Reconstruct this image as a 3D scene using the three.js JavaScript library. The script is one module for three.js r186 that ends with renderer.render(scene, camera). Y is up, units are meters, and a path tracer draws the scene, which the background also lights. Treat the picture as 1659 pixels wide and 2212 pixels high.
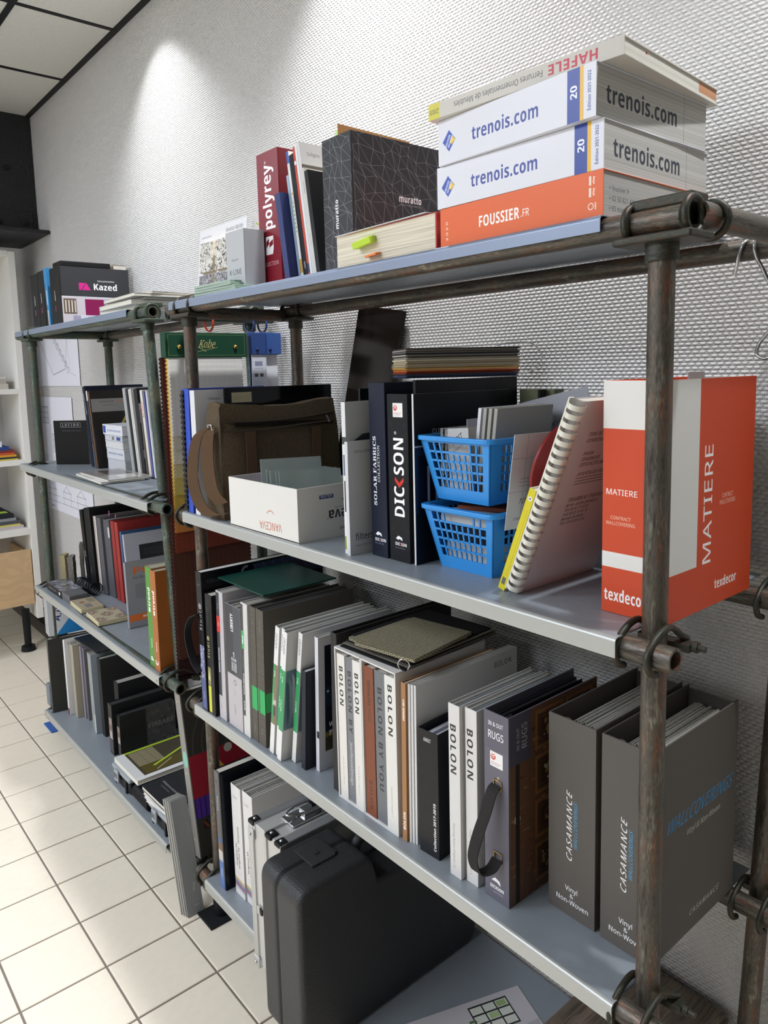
import * as THREE from 'three';
import { RoundedBoxGeometry } from 'three/addons/geometries/RoundedBoxGeometry.js';
import { RectAreaLightUniformsLib } from 'three/addons/lights/RectAreaLightUniformsLib.js';
import { mergeGeometries } from 'three/addons/utils/BufferGeometryUtils.js';

// ---------- camera, light, exposure ----------
const scene = new THREE.Scene();
scene.background = new THREE.Color(0x050505);
const camera = new THREE.PerspectiveCamera(2 * Math.atan(1106 / 1606.23) * 180 / Math.PI, 1659 / 2212, 0.05, 40);
camera.position.set(1.0242, 1.5304, 1.2615);
camera.rotation.set(-0.1199, 0.8732, -0.0246, 'YXZ');
camera.setViewOffset(1659, 2212, 0, 112, 1659, 2212);
const renderer = new THREE.WebGLRenderer({ antialias: true });
renderer.toneMapping = THREE.LinearToneMapping;
renderer.toneMappingExposure = 1.0;
renderer.shadowMap.enabled = true;
RectAreaLightUniformsLib.init();
const CEIL = 2.92;
// fluorescent panels set in the ceiling grid: [x, z, level]
const PANELS = [[-3.30, 2.30, 31], [-1.37, 2.30, 31], [-0.40, 2.90, 29], [-2.35, 3.50, 30], [-0.10, 3.60, 30]];
// recessed wall-washing downlights near the long wall: [x, z, candela]
const DOWNLIGHTS = [[-1.70, 0.20, 5.6], [-0.42, 0.20, 10], [0.86, 0.20, 6.5], [-2.98, 0.20, 0]];

// ---------- helpers ----------
const taken = new Map();
const numbered = (n) => { const k = taken.get(n) || 0; taken.set(n, k + 1); return k ? `${n}_${String(k).padStart(3, '0')}` : n; };
let seed = 7;
const rnd = () => { seed = (seed * 1664525 + 1013904223) >>> 0; return seed / 4294967296; };
const rr = (a, b) => a + (b - a) * rnd();
const D2R = Math.PI / 180;
const mats = new Map();
function M(c, r = 0.6, m = 0, x) {
  const k = c + '|' + r + '|' + m + '|' + JSON.stringify(x || 0);
  if (!x && !m && new THREE.Color(c).getHSL({}).l < 0.08) x = { specularIntensity: 0.45 };
  if (!mats.has(k)) mats.set(k, new (x ? THREE.MeshPhysicalMaterial : THREE.MeshStandardMaterial)({ color: c, roughness: r, metalness: m, ...(x || {}) }));
  return mats.get(k);
}
const sh = (o) => { o.traverse((c) => { if (c.isMesh) { c.castShadow = true; c.receiveShadow = true; } }); return o; };
function thing(name, label, category, [x, y, z] = [0, 0, 0], turn = 0, group) {
  const o = new THREE.Group(); o.name = numbered(name); o.position.set(x, y, z); o.rotation.y = turn;
  o.userData = { label, category }; if (group) o.userData.group = group; scene.add(o); return o;
}
function part(name, geo, mat, parent, x = 0, y = 0, z = 0, rx = 0, ry = 0, rz = 0) {
  const o = new THREE.Mesh(geo, mat); o.name = name; o.position.set(x, y, z); o.rotation.set(rx, ry, rz);
  o.castShadow = o.receiveShadow = true; parent.add(o); return o;
}
function single(name, geo, mat, label, category, [x, y, z], turn = 0, group) {
  const o = new THREE.Mesh(geo, mat); o.name = numbered(name); o.position.set(x, y, z); o.rotation.y = turn;
  o.userData = { label, category }; if (group) o.userData.group = group; o.castShadow = o.receiveShadow = true; scene.add(o); return o;
}
function struct(name, geo, mat, [x, y, z] = [0, 0, 0]) {
  const o = geo ? new THREE.Mesh(geo, mat) : new THREE.Group(); o.name = name; o.position.set(x, y, z);
  o.userData = { kind: 'structure' }; o.castShadow = o.receiveShadow = true; scene.add(o); return o;
}
const geos = new Map();
function RB(w, h, d, r = 0.0008) {
  const m = Math.min(w, h, d); if (r * 2 > m * 0.9) r = m * 0.4;
  const k = [w, h, d, r].map((v) => v.toFixed(5)).join();
  if (!geos.has(k)) geos.set(k, r > 0.0004 ? new RoundedBoxGeometry(w, h, d, 1, r) : new THREE.BoxGeometry(w, h, d));
  return geos.get(k);
}
const BX = (w, h, d) => RB(w, h, d, 0);
// uv in metres by box projection
function uvm(g, s = 1) {
  const p = g.attributes.position, n = g.attributes.normal, uv = new Float32Array(p.count * 2);
  for (let i = 0; i < p.count; i++) {
    const a = Math.abs(n.getX(i)), b = Math.abs(n.getY(i)), c = Math.abs(n.getZ(i));
    const [u, v] = a > b && a > c ? [p.getZ(i), p.getY(i)] : b > c ? [p.getX(i), p.getZ(i)] : [p.getX(i), p.getY(i)];
    uv[2 * i] = u / s; uv[2 * i + 1] = v / s;
  }
  g.setAttribute('uv', new THREE.BufferAttribute(uv, 2)); return g;
}
// board with printed faces: faces = {px,nx,py,ny,pz,nz}
function board(name, parent, w, h, d, x, y, z, plain, f = {}, r) {
  const any = f.px || f.nx || f.py || f.ny || f.pz || f.nz;
  return part(name, RB(w, h, d, r), any ? [f.px || plain, f.nx || plain, f.py || plain, f.ny || plain, f.pz || plain, f.nz || plain] : plain, parent, x, y, z);
}
// computed textures
function canvasTex(w, h, draw, srgb = true) {
  const c = document.createElement('canvas'); c.width = w; c.height = h; draw(c.getContext('2d'), w, h);
  const t = new THREE.CanvasTexture(c); if (srgb) t.colorSpace = THREE.SRGBColorSpace; t.magFilter = THREE.LinearFilter; return t;
}
// print: a face of wm x hm metres, drawn in millimetres, origin top left
const AT = 2048, atlases = [];
function slot(W, H) { // shelf packing of prints into shared sheets
  for (const q of atlases) for (const r of q.rows) if (r.h >= H && r.h < H * 1.25 + 8 && r.x + W <= AT) { const o = { q, x: r.x, y: r.y }; r.x += W; return o; }
  for (const q of atlases) if (q.y + H <= AT) { const r = { x: W, y: q.y, h: H }; q.rows.push(r); q.y += H; return { q, x: 0, y: r.y }; }
  const c = document.createElement('canvas'); c.width = c.height = AT; const t = new THREE.CanvasTexture(c); t.colorSpace = THREE.SRGBColorSpace; t.magFilter = THREE.LinearFilter;
  atlases.push({ c, t, rows: [], y: 0 }); return slot(W, H);
}
function print(wm, hm, bg, draw, rough = 0.5, ppm = 2400, extra = {}) {
  const W = Math.max(8, Math.round(wm * ppm)), H = Math.max(8, Math.round(hm * ppm)), pad = 3, { q, x, y } = slot(W + 2 * pad, H + 2 * pad), c = q.c.getContext('2d');
  c.save(); c.beginPath(); c.rect(x, y, W + 2 * pad, H + 2 * pad); c.clip(); c.fillStyle = bg; c.fillRect(x, y, W + 2 * pad, H + 2 * pad);
  c.translate(x + pad, y + pad); c.scale(W / (wm * 1000), H / (hm * 1000)); draw(c, wm * 1000, hm * 1000); c.restore();
  const t = q.t.clone(); t.offset.set((x + pad) / AT, 1 - (y + pad + H) / AT); t.repeat.set(W / AT, H / AT);
  if (new THREE.Color(bg).getHSL({}).l < 0.08) extra = { specularIntensity: 0.45, ...extra };
  return new THREE.MeshPhysicalMaterial({ map: t, roughness: rough, metalness: 0, ...extra });
}
// text: rot in degrees (clockwise), w = width to fit in mm
function T(c, s, x, y, size, o = {}) {
  c.save(); c.translate(x, y); c.rotate((o.rot || 0) * D2R);
  c.font = `${o.i ? 'italic ' : ''}${o.b ? 'bold ' : ''}${size}px ${o.f || 'sans-serif'}`;
  c.fillStyle = o.c || '#fff'; c.textAlign = 'left'; c.textBaseline = 'middle';
  if (o.i) c.transform(1, 0, -0.2, 1, 0, 0);
  const chars = [...s], sp = o.sp || 0, ws = chars.map((q) => c.measureText(q).width);
  const plain = c.measureText(s).width; let tot = sp ? ws.reduce((a, b) => a + b, 0) + sp * (chars.length - 1) : plain;
  const k = o.w ? o.w / tot : 1; c.scale(k, 1);
  let px = o.al === 'l' ? 0 : o.al === 'r' ? -tot : -tot / 2;
  if (!sp) c.fillText(s, px, 0); else chars.forEach((q, i) => { c.fillText(q, px, 0); px += ws[i] + sp; });
  c.restore();
}
const R_ = (c, col, x, y, w, h) => { c.fillStyle = col; c.fillRect(x, y, w, h); };
const P_ = (c, col, pts) => { c.fillStyle = col; c.beginPath(); pts.forEach(([x, y], i) => (i ? c.lineTo(x, y) : c.moveTo(x, y))); c.closePath(); c.fill(); };
const C_ = (c, col, x, y, r) => { c.fillStyle = col; c.beginPath(); c.arc(x, y, r, 0, 7); c.fill(); };
const L_ = (c, col, w, pts) => { c.strokeStyle = col; c.lineWidth = w; c.beginPath(); pts.forEach(([x, y], i) => (i ? c.lineTo(x, y) : c.moveTo(x, y))); c.stroke(); };
const lines = (c, col, x, y, n, dy, w, hgt = 0.7) => { for (let i = 0; i < n; i++) R_(c, col, x, y + i * dy, w * rr(0.6, 1), hgt); };
// tileable value noise
function noise2(N, s) {
  const q = new Float32Array(N * N); let z = s; const f = () => { z = (z * 1664525 + 1013904223) >>> 0; return z / 4294967296; };
  for (let i = 0; i < N * N; i++) q[i] = f();
  return (x, y) => {
    x = ((x % N) + N) % N; y = ((y % N) + N) % N; const i = Math.floor(x), j = Math.floor(y); let a = x - i, b = y - j; a = a * a * (3 - 2 * a); b = b * b * (3 - 2 * b);
    const g = (u, v) => q[(v % N) * N + (u % N)];
    return (g(i, j) * (1 - a) + g(i + 1, j) * a) * (1 - b) + (g(i, j + 1) * (1 - a) + g(i + 1, j + 1) * a) * b;
  };
}
function dataTex(N, Hh, f, srgb) {
  const d = new Uint8Array(N * Hh * 4);
  for (let y = 0; y < Hh; y++) for (let x = 0; x < N; x++) { const v = f(x / N, y / Hh), o = (y * N + x) * 4; const a = Array.isArray(v) ? v : [v, v, v]; d[o] = a[0]; d[o + 1] = a[1]; d[o + 2] = a[2]; d[o + 3] = 255; }
  const t = new THREE.DataTexture(d, N, Hh); t.wrapS = t.wrapT = THREE.RepeatWrapping; t.magFilter = THREE.LinearFilter; if (srgb) t.colorSpace = THREE.SRGBColorSpace; t.needsUpdate = true; return t;
}
// ---------- shared surfaces ----------
const n16 = noise2(16, 11), n64 = noise2(64, 5), n128 = noise2(128, 9), n8 = noise2(8, 3);
// woven wall covering: rows of short raised weft bumps, half offset, 0.24 m per repeat
const COLS = 18, ROWS = 34;
const weaveTex = dataTex(1024, 1024, (u, v) => {
  const fy = v * ROWS, r = Math.floor(fy), fv = fy - r;
  const fx = u * COLS + (r % 2) * 0.5 + (n64(r * 3.7, u * 16) - 0.5) * 0.35, k = Math.floor(fx), fu = fx - k;
  const amp = 0.62 + 0.38 * n128((k % COLS) * 7.3 + r * 1.9, r * 5.1 + 0.5);
  const e = Math.max(0, 1 - Math.pow(Math.abs(fu - 0.5) * 2.25, 2.4)), g = Math.max(0, 1 - Math.pow(Math.abs(fv - 0.5) * 2.1, 2));
  const warp = Math.max(0, 0.42 - Math.abs(fu > 0.5 ? fu - 1 : fu) * 5) * 0.8;
  return 255 * Math.min(1, Math.max(e * g * amp, warp) * 0.9 + n128(u * 128, v * 128) * 0.1);
});
const wallMat = new THREE.MeshStandardMaterial({ color: '#d8d6d3', roughness: 0.5, bumpMap: weaveTex, bumpScale: 0.0034 });
const plaster = M('#e4e2dc', 0.7);
// tubes: worn paint over rusted steel
const tubeTex = dataTex(256, 1024, (u, v) => {
  const a = n8(u * 8, v * 8) * 0.45 + n16(u * 16, v * 16) * 0.3 + n64(u * 64, v * 64) * 0.25, b = n16(u * 16 + 5, v * 16 + 3) * 0.5 + n64(u * 64 + 9, v * 64) * 0.5, g = n128(u * 128, v * 128);
  let c = [92, 96, 92];
  const mix = (q, t) => { t = Math.max(0, Math.min(1, t)); c = c.map((w, i) => w + (q[i] - w) * t); };
  mix([122, 92, 76], (a - 0.48) * 4); mix([140, 148, 140], (b - 0.62) * 3); mix([58, 55, 52], (0.36 - a) * 6);
  return c.map((w) => w * (0.86 + 0.28 * g));
}, true);
const tubeMat = new THREE.MeshStandardMaterial({ map: tubeTex, color: '#f2ddd0', roughness: 0.42, metalness: 0.35 });
const tubeGreen = new THREE.MeshStandardMaterial({ map: tubeTex, color: '#d3eadc', roughness: 0.45, metalness: 0.25 });
const tubeIn = M('#241f1c', 0.9);
const clampMat = new THREE.MeshStandardMaterial({ map: tubeTex, color: '#a8a79a', roughness: 0.5, metalness: 0.5 });
// galvanised sheet
const sheetRough = dataTex(256, 256, (u, v) => 255 * (0.30 + 0.16 * n64(u * 64, v * 64) + 0.12 * n16(u * 16, v * 16)));
const sheetMat = new THREE.MeshStandardMaterial({ color: '#979fa6', roughness: 1, roughnessMap: sheetRough, metalness: 0.25 });
const lipLit = new THREE.MeshStandardMaterial({ color: '#b2b4b0', roughness: 0.36, metalness: 0.35 }), lipLitBlue = new THREE.MeshStandardMaterial({ color: '#8793a8', roughness: 0.36, metalness: 0.35 });  // same steel; lighter lips and bluer top lips have the light painted in
// paper edges: fine lines across the thickness
const pageTex = (rot, dark, seedv) => dataTex(256, 256, (u, v) => { const q = rot ? v : u, w = rot ? u : v; const g = n128(q * 128, w * 2 + seedv) * 0.65 + n64(q * 64 + 3, w * 4) * 0.35; const t = dark + (1 - dark) * Math.min(1, g * 1.6); return [250 * t, 248 * t, 240 * t]; }, true);
const pgV = pageTex(false, 0.66, 1), pgH = pageTex(true, 0.74, 4);
const pagesV = new THREE.MeshStandardMaterial({ map: pgV, color: '#efece4', roughness: 0.85 });
const pagesH = new THREE.MeshStandardMaterial({ map: pgH, color: '#efece4', roughness: 0.85 });
const pagesGrey = new THREE.MeshStandardMaterial({ map: pgV, color: '#b9b7b2', roughness: 0.8 });
const pagesDark = new THREE.MeshStandardMaterial({ map: pgV, color: '#3a3a3c', roughness: 0.7 });
const clothTex = dataTex(256, 256, (u, v) => 255 * (0.5 + 0.25 * Math.sin(u * 402) + 0.25 * Math.sin(v * 402)) * (0.7 + 0.3 * n64(u * 64, v * 64)));
const steel = M('#c9ccce', 0.22, 1), chrome = M('#d8dadc', 0.1, 1), blackP = M('#17181a', 0.45), brass = M('#c9a45c', 0.3, 1);

// ---------- upright book / binder: front-left-bottom corner at (x, y, z); spine towards +z ----------
// o.lean > 0 leans the top towards +x, about the corner it stands on
function book(o) {
  const { w, h, d } = o, t = o.t ?? 0.0025, lean = (o.lean || 0) * D2R, ox = lean > 0 ? -w : 0;
  const g = thing(o.name || 'book', o.label, o.cat || 'book', [o.x - ox * Math.cos(o.yaw || 0), o.y, o.z + ox * Math.sin(o.yaw || 0)], o.yaw || 0, o.group);
  g.rotation.order = 'YXZ'; g.rotation.z = -lean; if (o.tip) g.rotation.x = -o.tip * D2R;
  const cm = typeof o.c === 'string' ? M(o.c, o.r ?? 0.55) : o.c || M('#888');
  const sm = o.sc ? M(o.sc, o.r ?? 0.55) : cm, lm = o.lc ? M(o.lc, o.r ?? 0.55) : cm, rm = o.rc ? M(o.rc, o.r ?? 0.55) : cm;
  const st = o.st ?? t;
  board('spine', g, w, h, st, ox + w / 2, h / 2, -st / 2, sm, { pz: o.front }, o.er ?? 0.001);
  const cd = d - st;
  board('cover', g, t, h, cd, ox + t / 2, h / 2, -st - cd / 2, lm, { nx: o.left }, o.er ?? 0.0007);
  board('cover', g, t, h, cd, ox + w - t / 2, h / 2, -st - cd / 2, rm, { px: o.right }, o.er ?? 0.0007);
  const pin = o.pin ?? 0.003, pw = (w - 2 * t) * (o.fill ?? 1) - 0.0004, ph = h - (o.top ?? pin) - pin, pd = cd - pin - (o.back ?? 0.0);
  if (o.leaves) {                                  // separate sheets or swatch cards fanned in a binder
    const n = o.leaves, lw = pw / n;
    for (let i = 0; i < n; i++) { const hh = ph - rr(0, o.jag ?? 0.004), dd = pd * rr(0.94, 1); part('leaf', BX(lw * 0.7, hh, dd), o.pages || pagesV, g, ox + t + 0.0002 + lw * (i + 0.5), pin + hh / 2, -st - 0.001 - dd / 2); }
  } else if (pw > 0) part('page_block', BX(pw, ph, pd), o.pages || pagesV, g, ox + t + pw / 2 + 0.0002, pin + ph / 2, -st - 0.0005 - pd / 2);
  return g;
}
// book lying flat: corner (x, y, z) is front-left-bottom, length lx along x, thickness ty, depth dz to the wall; spine side 'front' | 'right' | 'left' | 'back'
function flat(o) {
  const { lx, ty, dz } = o, t = o.t ?? 0.0008;
  const g = thing(o.name || 'book', o.label, o.cat || 'book', [o.x, o.y, o.z], o.yaw || 0, o.group);
  const cm = typeof o.c === 'string' ? M(o.c, o.r ?? 0.5) : o.c;
  board('cover', g, lx, t, dz, lx / 2, t / 2, -dz / 2, cm, { ny: o.bottom }, 0.0005);
  board('cover', g, lx, t, dz, lx / 2, ty - t / 2, -dz / 2, cm, { py: o.topf }, 0.0005);
  const sp = o.spine || 'front', s = o.st ?? 0.0012; let x0 = 0.002, x1 = lx - 0.002, z0 = 0.002, z1 = dz - 0.002;
  if (sp === 'front') { board('spine', g, lx, ty, s, lx / 2, ty / 2, -s / 2 + 0.0002, cm, { pz: o.front }, 0.0008); z0 = s; }
  if (sp === 'right') { board('spine', g, s, ty, dz, lx - s / 2 + 0.0002, ty / 2, -dz / 2, cm, { px: o.right }, 0.0008); x1 = lx - s; }
  if (sp === 'left') { board('spine', g, s, ty, dz, s / 2 - 0.0002, ty / 2, -dz / 2, cm, {}, 0.0008); x0 = s; }
  board('page_block', g, x1 - x0, ty - 2 * t, z1 - z0, (x0 + x1) / 2, ty / 2, -(z0 + z1) / 2, o.pages || pagesH, { px: o.edge }, 0);
  return g;
}
// hollow tube from a to b
function tubeGeo(L, r, ri) {
  const g = new THREE.LatheGeometry([[ri, 0], [r, 0], [r, L], [ri, L], [ri, 0]].map(([a, b]) => new THREE.Vector2(a, b)), 20);
  const n = 21, uv = g.attributes.uv, p = g.attributes.position; for (let i = 0; i < uv.count; i++) uv.setXY(i, uv.getX(i), p.getY(i) / 0.6);
  // flat shading along the profile so that the rim stays crisp
  const f = g.toNonIndexed(); f.computeVertexNormals();
  const q = f.attributes.position, m = f.attributes.normal;
  for (let i = 0; i < q.count; i++) { const rad = Math.hypot(q.getX(i), q.getZ(i)); if (Math.abs(m.getY(i)) < 0.3) { const s = Math.abs(rad - r) < Math.abs(rad - ri) ? 1 : -1; m.setXYZ(i, s * q.getX(i) / rad, 0, s * q.getZ(i) / rad); } }
  return f;
}
const UP = new THREE.Vector3(0, 1, 0);
function tube(name, a, b, mat, parent, r = 0.0165, ri = 0.0125) {
  const A = new THREE.Vector3(...a), B = new THREE.Vector3(...b), d = B.clone().sub(A);
  const o = part(name, tubeGeo(d.length(), r, ri), mat, parent); o.position.copy(A); o.quaternion.setFromUnitVectors(UP, d.normalize()); return o;
}
// flat webbing band along a curve; ax = direction of its width
function band(pts, wd, ax, th = 0.002) {
  const c = new THREE.CatmullRomCurve3(pts.map((q) => new THREE.Vector3(...q))), n = 40, v = [], ix = [], w = new THREE.Vector3(...ax).normalize();
  for (let i = 0; i <= n; i++) { const q = c.getPoint(i / n), d = c.getTangent(i / n), m = new THREE.Vector3().crossVectors(d, w).normalize().multiplyScalar(th / 2); for (const [k, o] of [[-1, 1], [1, 1], [1, -1], [-1, -1]]) v.push(q.x + k * w.x * wd / 2 + o * m.x, q.y + k * w.y * wd / 2 + o * m.y, q.z + k * w.z * wd / 2 + o * m.z); if (i < n) for (const [a, b] of [[0, 1], [1, 2], [2, 3], [3, 0]]) ix.push(i * 4 + a, i * 4 + b, i * 4 + 4 + a, i * 4 + b, i * 4 + 4 + b, i * 4 + 4 + a); }
  const G = new THREE.BufferGeometry(); G.setAttribute('position', new THREE.Float32BufferAttribute(v, 3)); G.setIndex(ix); const N = G.toNonIndexed(); N.computeVertexNormals(); return uvm(N, 0.06);
}
function rod(name, pts, r, mat, parent, closed = false, seg = 32, rs = 8) {
  const c = new THREE.CatmullRomCurve3(pts.map((q) => new THREE.Vector3(...q)), closed, 'centripetal');
  return part(name, new THREE.TubeGeometry(c, seg, r, rs, closed), mat, parent);
}
// ---------- the room ----------
const X0 = -4.35, X1 = 3.0, Z1 = 4.3;
// floor: grout slab with separate tiles
const TS = 0.2096, TX = -1.6627, TZ = 0.4921;
const floor = struct('floor', uvm(new THREE.BoxGeometry(X1 - X0 + 0.3, 0.1, Z1 + 0.3)), M('#7d746a', 0.9), [(X0 + X1) / 2, -0.0535, Z1 / 2]);
{
  const tileTex = [0, 1, 2].map((k) => dataTex(128, 128, (u, v) => { const a = n16(u * 16 + k * 5, v * 16), b = n128(u * 128, v * 128 + k * 31); const t = 0.985 + 0.015 * a - 0.02 * (b > 0.93 ? 1 : 0); return [240 * t, 230 * t, 210 * t]; }, true));
  const tileMats = tileTex.map((t, i) => new THREE.MeshStandardMaterial({ map: t, roughness: 0.30 + i * 0.02, metalness: 0 }));
  const s = TS - 0.0055, b = 0.0025;
  const tg = (() => { // bevelled tile top: 5 faces up + sides
    const sh2 = new THREE.Shape([[-s / 2, -s / 2], [s / 2, -s / 2], [s / 2, s / 2], [-s / 2, s / 2]].map((q) => new THREE.Vector2(...q)));
    const g = new THREE.ExtrudeGeometry(sh2, { depth: 0.004, bevelEnabled: true, bevelThickness: 0.0015, bevelSize: b * 0.6, bevelOffset: -b * 0.6, bevelSegments: 1 });
    g.rotateX(-Math.PI / 2); g.translate(0, -0.0055, 0); return uvm(g, 0.21);
  })();
  const cells = [];
  for (let i = Math.floor((X0 - TX) / TS); TX + (i + 1) * TS < X1; i++) for (let j = -2; TZ + (j + 1) * TS < Z1; j++) { const x = TX + (i + 0.5) * TS, z = TZ + (j + 0.5) * TS; if (x > X0 && z > 0.1) cells.push([x, z, i, j]); }
  const vis = ([x, z]) => (x > -4.2 && x < 0.6 && z < 1.7 ? 0 : 100) + Math.hypot(x + 1.6, (z - 0.8) * 2.2);
  cells.sort((p, q) => vis(p) - vis(q));
  const rest = [];
  cells.forEach(([x, z, i, j], k) => {
    if (k < 296) part('tile', tg, tileMats[(i * 7 + j * 3 + 300) % 3], floor, x - floor.position.x, 0.0535, z - floor.position.z);
    else { const g = tg.clone(); g.translate(x - floor.position.x, 0.0535, z - floor.position.z); rest.push(g); }
  });
  const f = part('tile_field', mergeGeometries(rest), tileMats[0], floor); f.userData = { kind: 'stuff' };
}
// walls
const wallG = (w, h, d) => uvm(new THREE.BoxGeometry(w, h, d), 0.24);
struct('wall_back', wallG(X1 - X0 + 0.3, CEIL + 0.3, 0.15), wallMat, [(X0 + X1) / 2, CEIL / 2, -0.075]);
struct('wall_left', wallG(0.15, CEIL + 0.3, Z1), plaster, [X0 - 0.075, CEIL / 2, Z1 / 2]);
struct('wall_right', wallG(0.15, CEIL + 0.3, Z1), M('#6f6c68', 0.8), [X1 + 0.075, CEIL / 2, Z1 / 2]);
struct('wall_front', wallG(X1 - X0 + 0.3, CEIL + 0.3, 0.15), M('#cfccc6', 0.8), [(X0 + X1) / 2, CEIL / 2, Z1 + 0.075]);
struct('baseboard_back', uvm(new THREE.BoxGeometry(0.95, 0.10, 0.014)), M('#26262a', 0.6), [X0 + 0.475, 0.05, 0.007]);
// ceiling: slab, hung panels and black tee bars
const ceiling = struct('ceiling', new THREE.BoxGeometry(X1 - X0 + 0.3, 0.1, Z1 + 0.3), M('#4a4a4a', 0.9), [(X0 + X1) / 2, CEIL + 0.075, Z1 / 2]);
const CXs = [], CZs = [0.0, 0.395];
for (let x = -2.09 - 0.644 * 4; x < X1; x += 0.644) if (x > X0 - 0.1) CXs.push(x);
CXs.unshift(X0); CXs.push(X1); for (let z = 0.995; z < Z1; z += 0.60) CZs.push(z); CZs.push(Z1);
{
  const pm = new THREE.MeshStandardMaterial({ color: '#d6d6d0', roughness: 0.9, map: dataTex(256, 256, (u, v) => { const t = 0.95 + 0.05 * n128(u * 128, v * 128); return [250 * t, 250 * t, 247 * t]; }, true) });
  const bm = M('#1b1b1d', 0.5);
  const inPanel = (a, b) => PANELS.some(([x, z]) => x > a[0] && x < a[1] && z > b[0] && z < b[1]);
  for (let i = 0; i + 1 < CXs.length; i++) for (let j = 0; j + 1 < CZs.length; j++) {
    const a = [CXs[i], CXs[i + 1]], b = [CZs[j], CZs[j + 1]]; if (a[1] - a[0] < 0.05 || inPanel(a, b)) continue;
    part('ceiling_panel', BX(a[1] - a[0] - 0.02, 0.012, b[1] - b[0] - 0.02), pm, ceiling, (a[0] + a[1]) / 2 - ceiling.position.x, CEIL + 0.006 - ceiling.position.y, (b[0] + b[1]) / 2 - ceiling.position.z);
  }
  for (const x of CXs) part('tee_bar', RB(0.024, 0.03, Z1, 0.002), bm, ceiling, x - ceiling.position.x, CEIL + 0.012 - ceiling.position.y, Z1 / 2 - ceiling.position.z);
  for (const z of CZs) part('tee_bar', RB(X1 - X0, 0.032, z < 0.01 ? 0.05 : 0.024, 0.002), bm, ceiling, (X0 + X1) / 2 - ceiling.position.x, CEIL + 0.011 - ceiling.position.y, z - ceiling.position.z);
}
// fluorescent panels
PANELS.forEach(([x, z, k], i) => {
  const i0 = CXs.findIndex((q, n) => q < x && CXs[n + 1] > x), j0 = CZs.findIndex((q, n) => q < z && CZs[n + 1] > z);
  const cx = (CXs[i0] + CXs[i0 + 1]) / 2, cz = (CZs[j0] + CZs[j0 + 1]) / 2, w = CXs[i0 + 1] - CXs[i0] - 0.03, d = CZs[j0 + 1] - CZs[j0] - 0.03;
  const where = ['over the far end of the room', 'in front of the left shelving unit', 'in front of the right shelving unit', 'far from the shelves over the left part', 'far from the shelves over the right part'][i];
  const g = thing('ceiling_light', 'square flat ceiling light panel ' + where, 'ceiling light', [cx, CEIL, cz], 0, 'ceiling light panels');
  part('frame', RB(w + 0.012, 0.02, d + 0.012, 0.002), M('#f0f0ee', 0.5), g, 0, 0.004, 0);
  part('diffuser', BX(w - 0.02, 0.004, d - 0.02), new THREE.MeshStandardMaterial({ color: '#ffffff', emissive: '#f4f6ff', emissiveIntensity: 1.6, roughness: 0.6 }), g, 0, -0.0075, 0);
  const l = new THREE.RectAreaLight('#e9f0ff', k, w - 0.02, d - 0.02); l.position.set(cx, CEIL - 0.014, cz); l.lookAt(cx, 0, cz); scene.add(l);
});
// recessed downlights
DOWNLIGHTS.forEach(([x, z, cd], i) => {
  if (!cd) return;
  const g = thing('recessed_downlight', ['round recessed downlight above the left shelving unit', 'round recessed downlight above the middle of the right shelving unit', 'round recessed downlight past the right end of the shelves'][i], 'downlight', [x, CEIL, z], 0, 'wall washing downlights');
  part('trim_ring', new THREE.TorusGeometry(0.05, 0.008, 8, 32), M('#e8e8e6', 0.4), g, 0, -0.001, 0, Math.PI / 2);
  part('lamp_face', new THREE.CylinderGeometry(0.045, 0.045, 0.004, 28), new THREE.MeshStandardMaterial({ color: '#fff', emissive: '#ffffff', emissiveIntensity: 3 }), g, 0, -0.002, 0);
  const l = new THREE.SpotLight('#f6f9ff', cd, 6, 0.92, 0.9, 2); l.position.set(x, CEIL - 0.012, z); l.target.position.set(x, 0, z - 0.02); l.castShadow = true; l.shadow.radius = 1.5; scene.add(l, l.target);
});
// ---------- black steel beam end with bottom plate, over the cabinet ----------
{
  const bt = new THREE.MeshStandardMaterial({ color: '#1c1d20', roughness: 0.55, bumpMap: dataTex(256, 256, (u, v) => 255 * (n64(u * 64, v * 64) * 0.6 + n128(u * 128, v * 128) * 0.4)), bumpScale: 0.004 });
  const g = thing('steel_beam', 'black painted riveted steel beam end under the ceiling at far left', 'beam', [-3.35, 2.28, 0]);
  part('web', uvm(new THREE.BoxGeometry(0.30, 0.625, 1.2), 0.3), bt, g, -0.15, 0.333, 0.604);
  part('bottom_plate', uvm(RB(0.55, 0.02, 1.2, 0.004).clone(), 0.3), bt, g, -0.07, 0.01, 0.604);
  part('angle_iron', uvm(RB(0.012, 0.12, 1.15, 0.003).clone(), 0.3), bt, g, 0.006, 0.08, 0.604);
  const rv = new THREE.SphereGeometry(0.018, 12, 6, 0, 7, 0, Math.PI / 2);
  for (const [y, z] of [[0.08, 0.07], [0.08, 0.20], [0.08, 0.33], [0.08, 0.46], [0.36, 0.14], [0.36, 0.40]]) part('rivet', rv, bt, g, y > 0.2 ? 0 : 0.012, y, z, 0, 0, -Math.PI / 2);
  sh(g);
}
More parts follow.
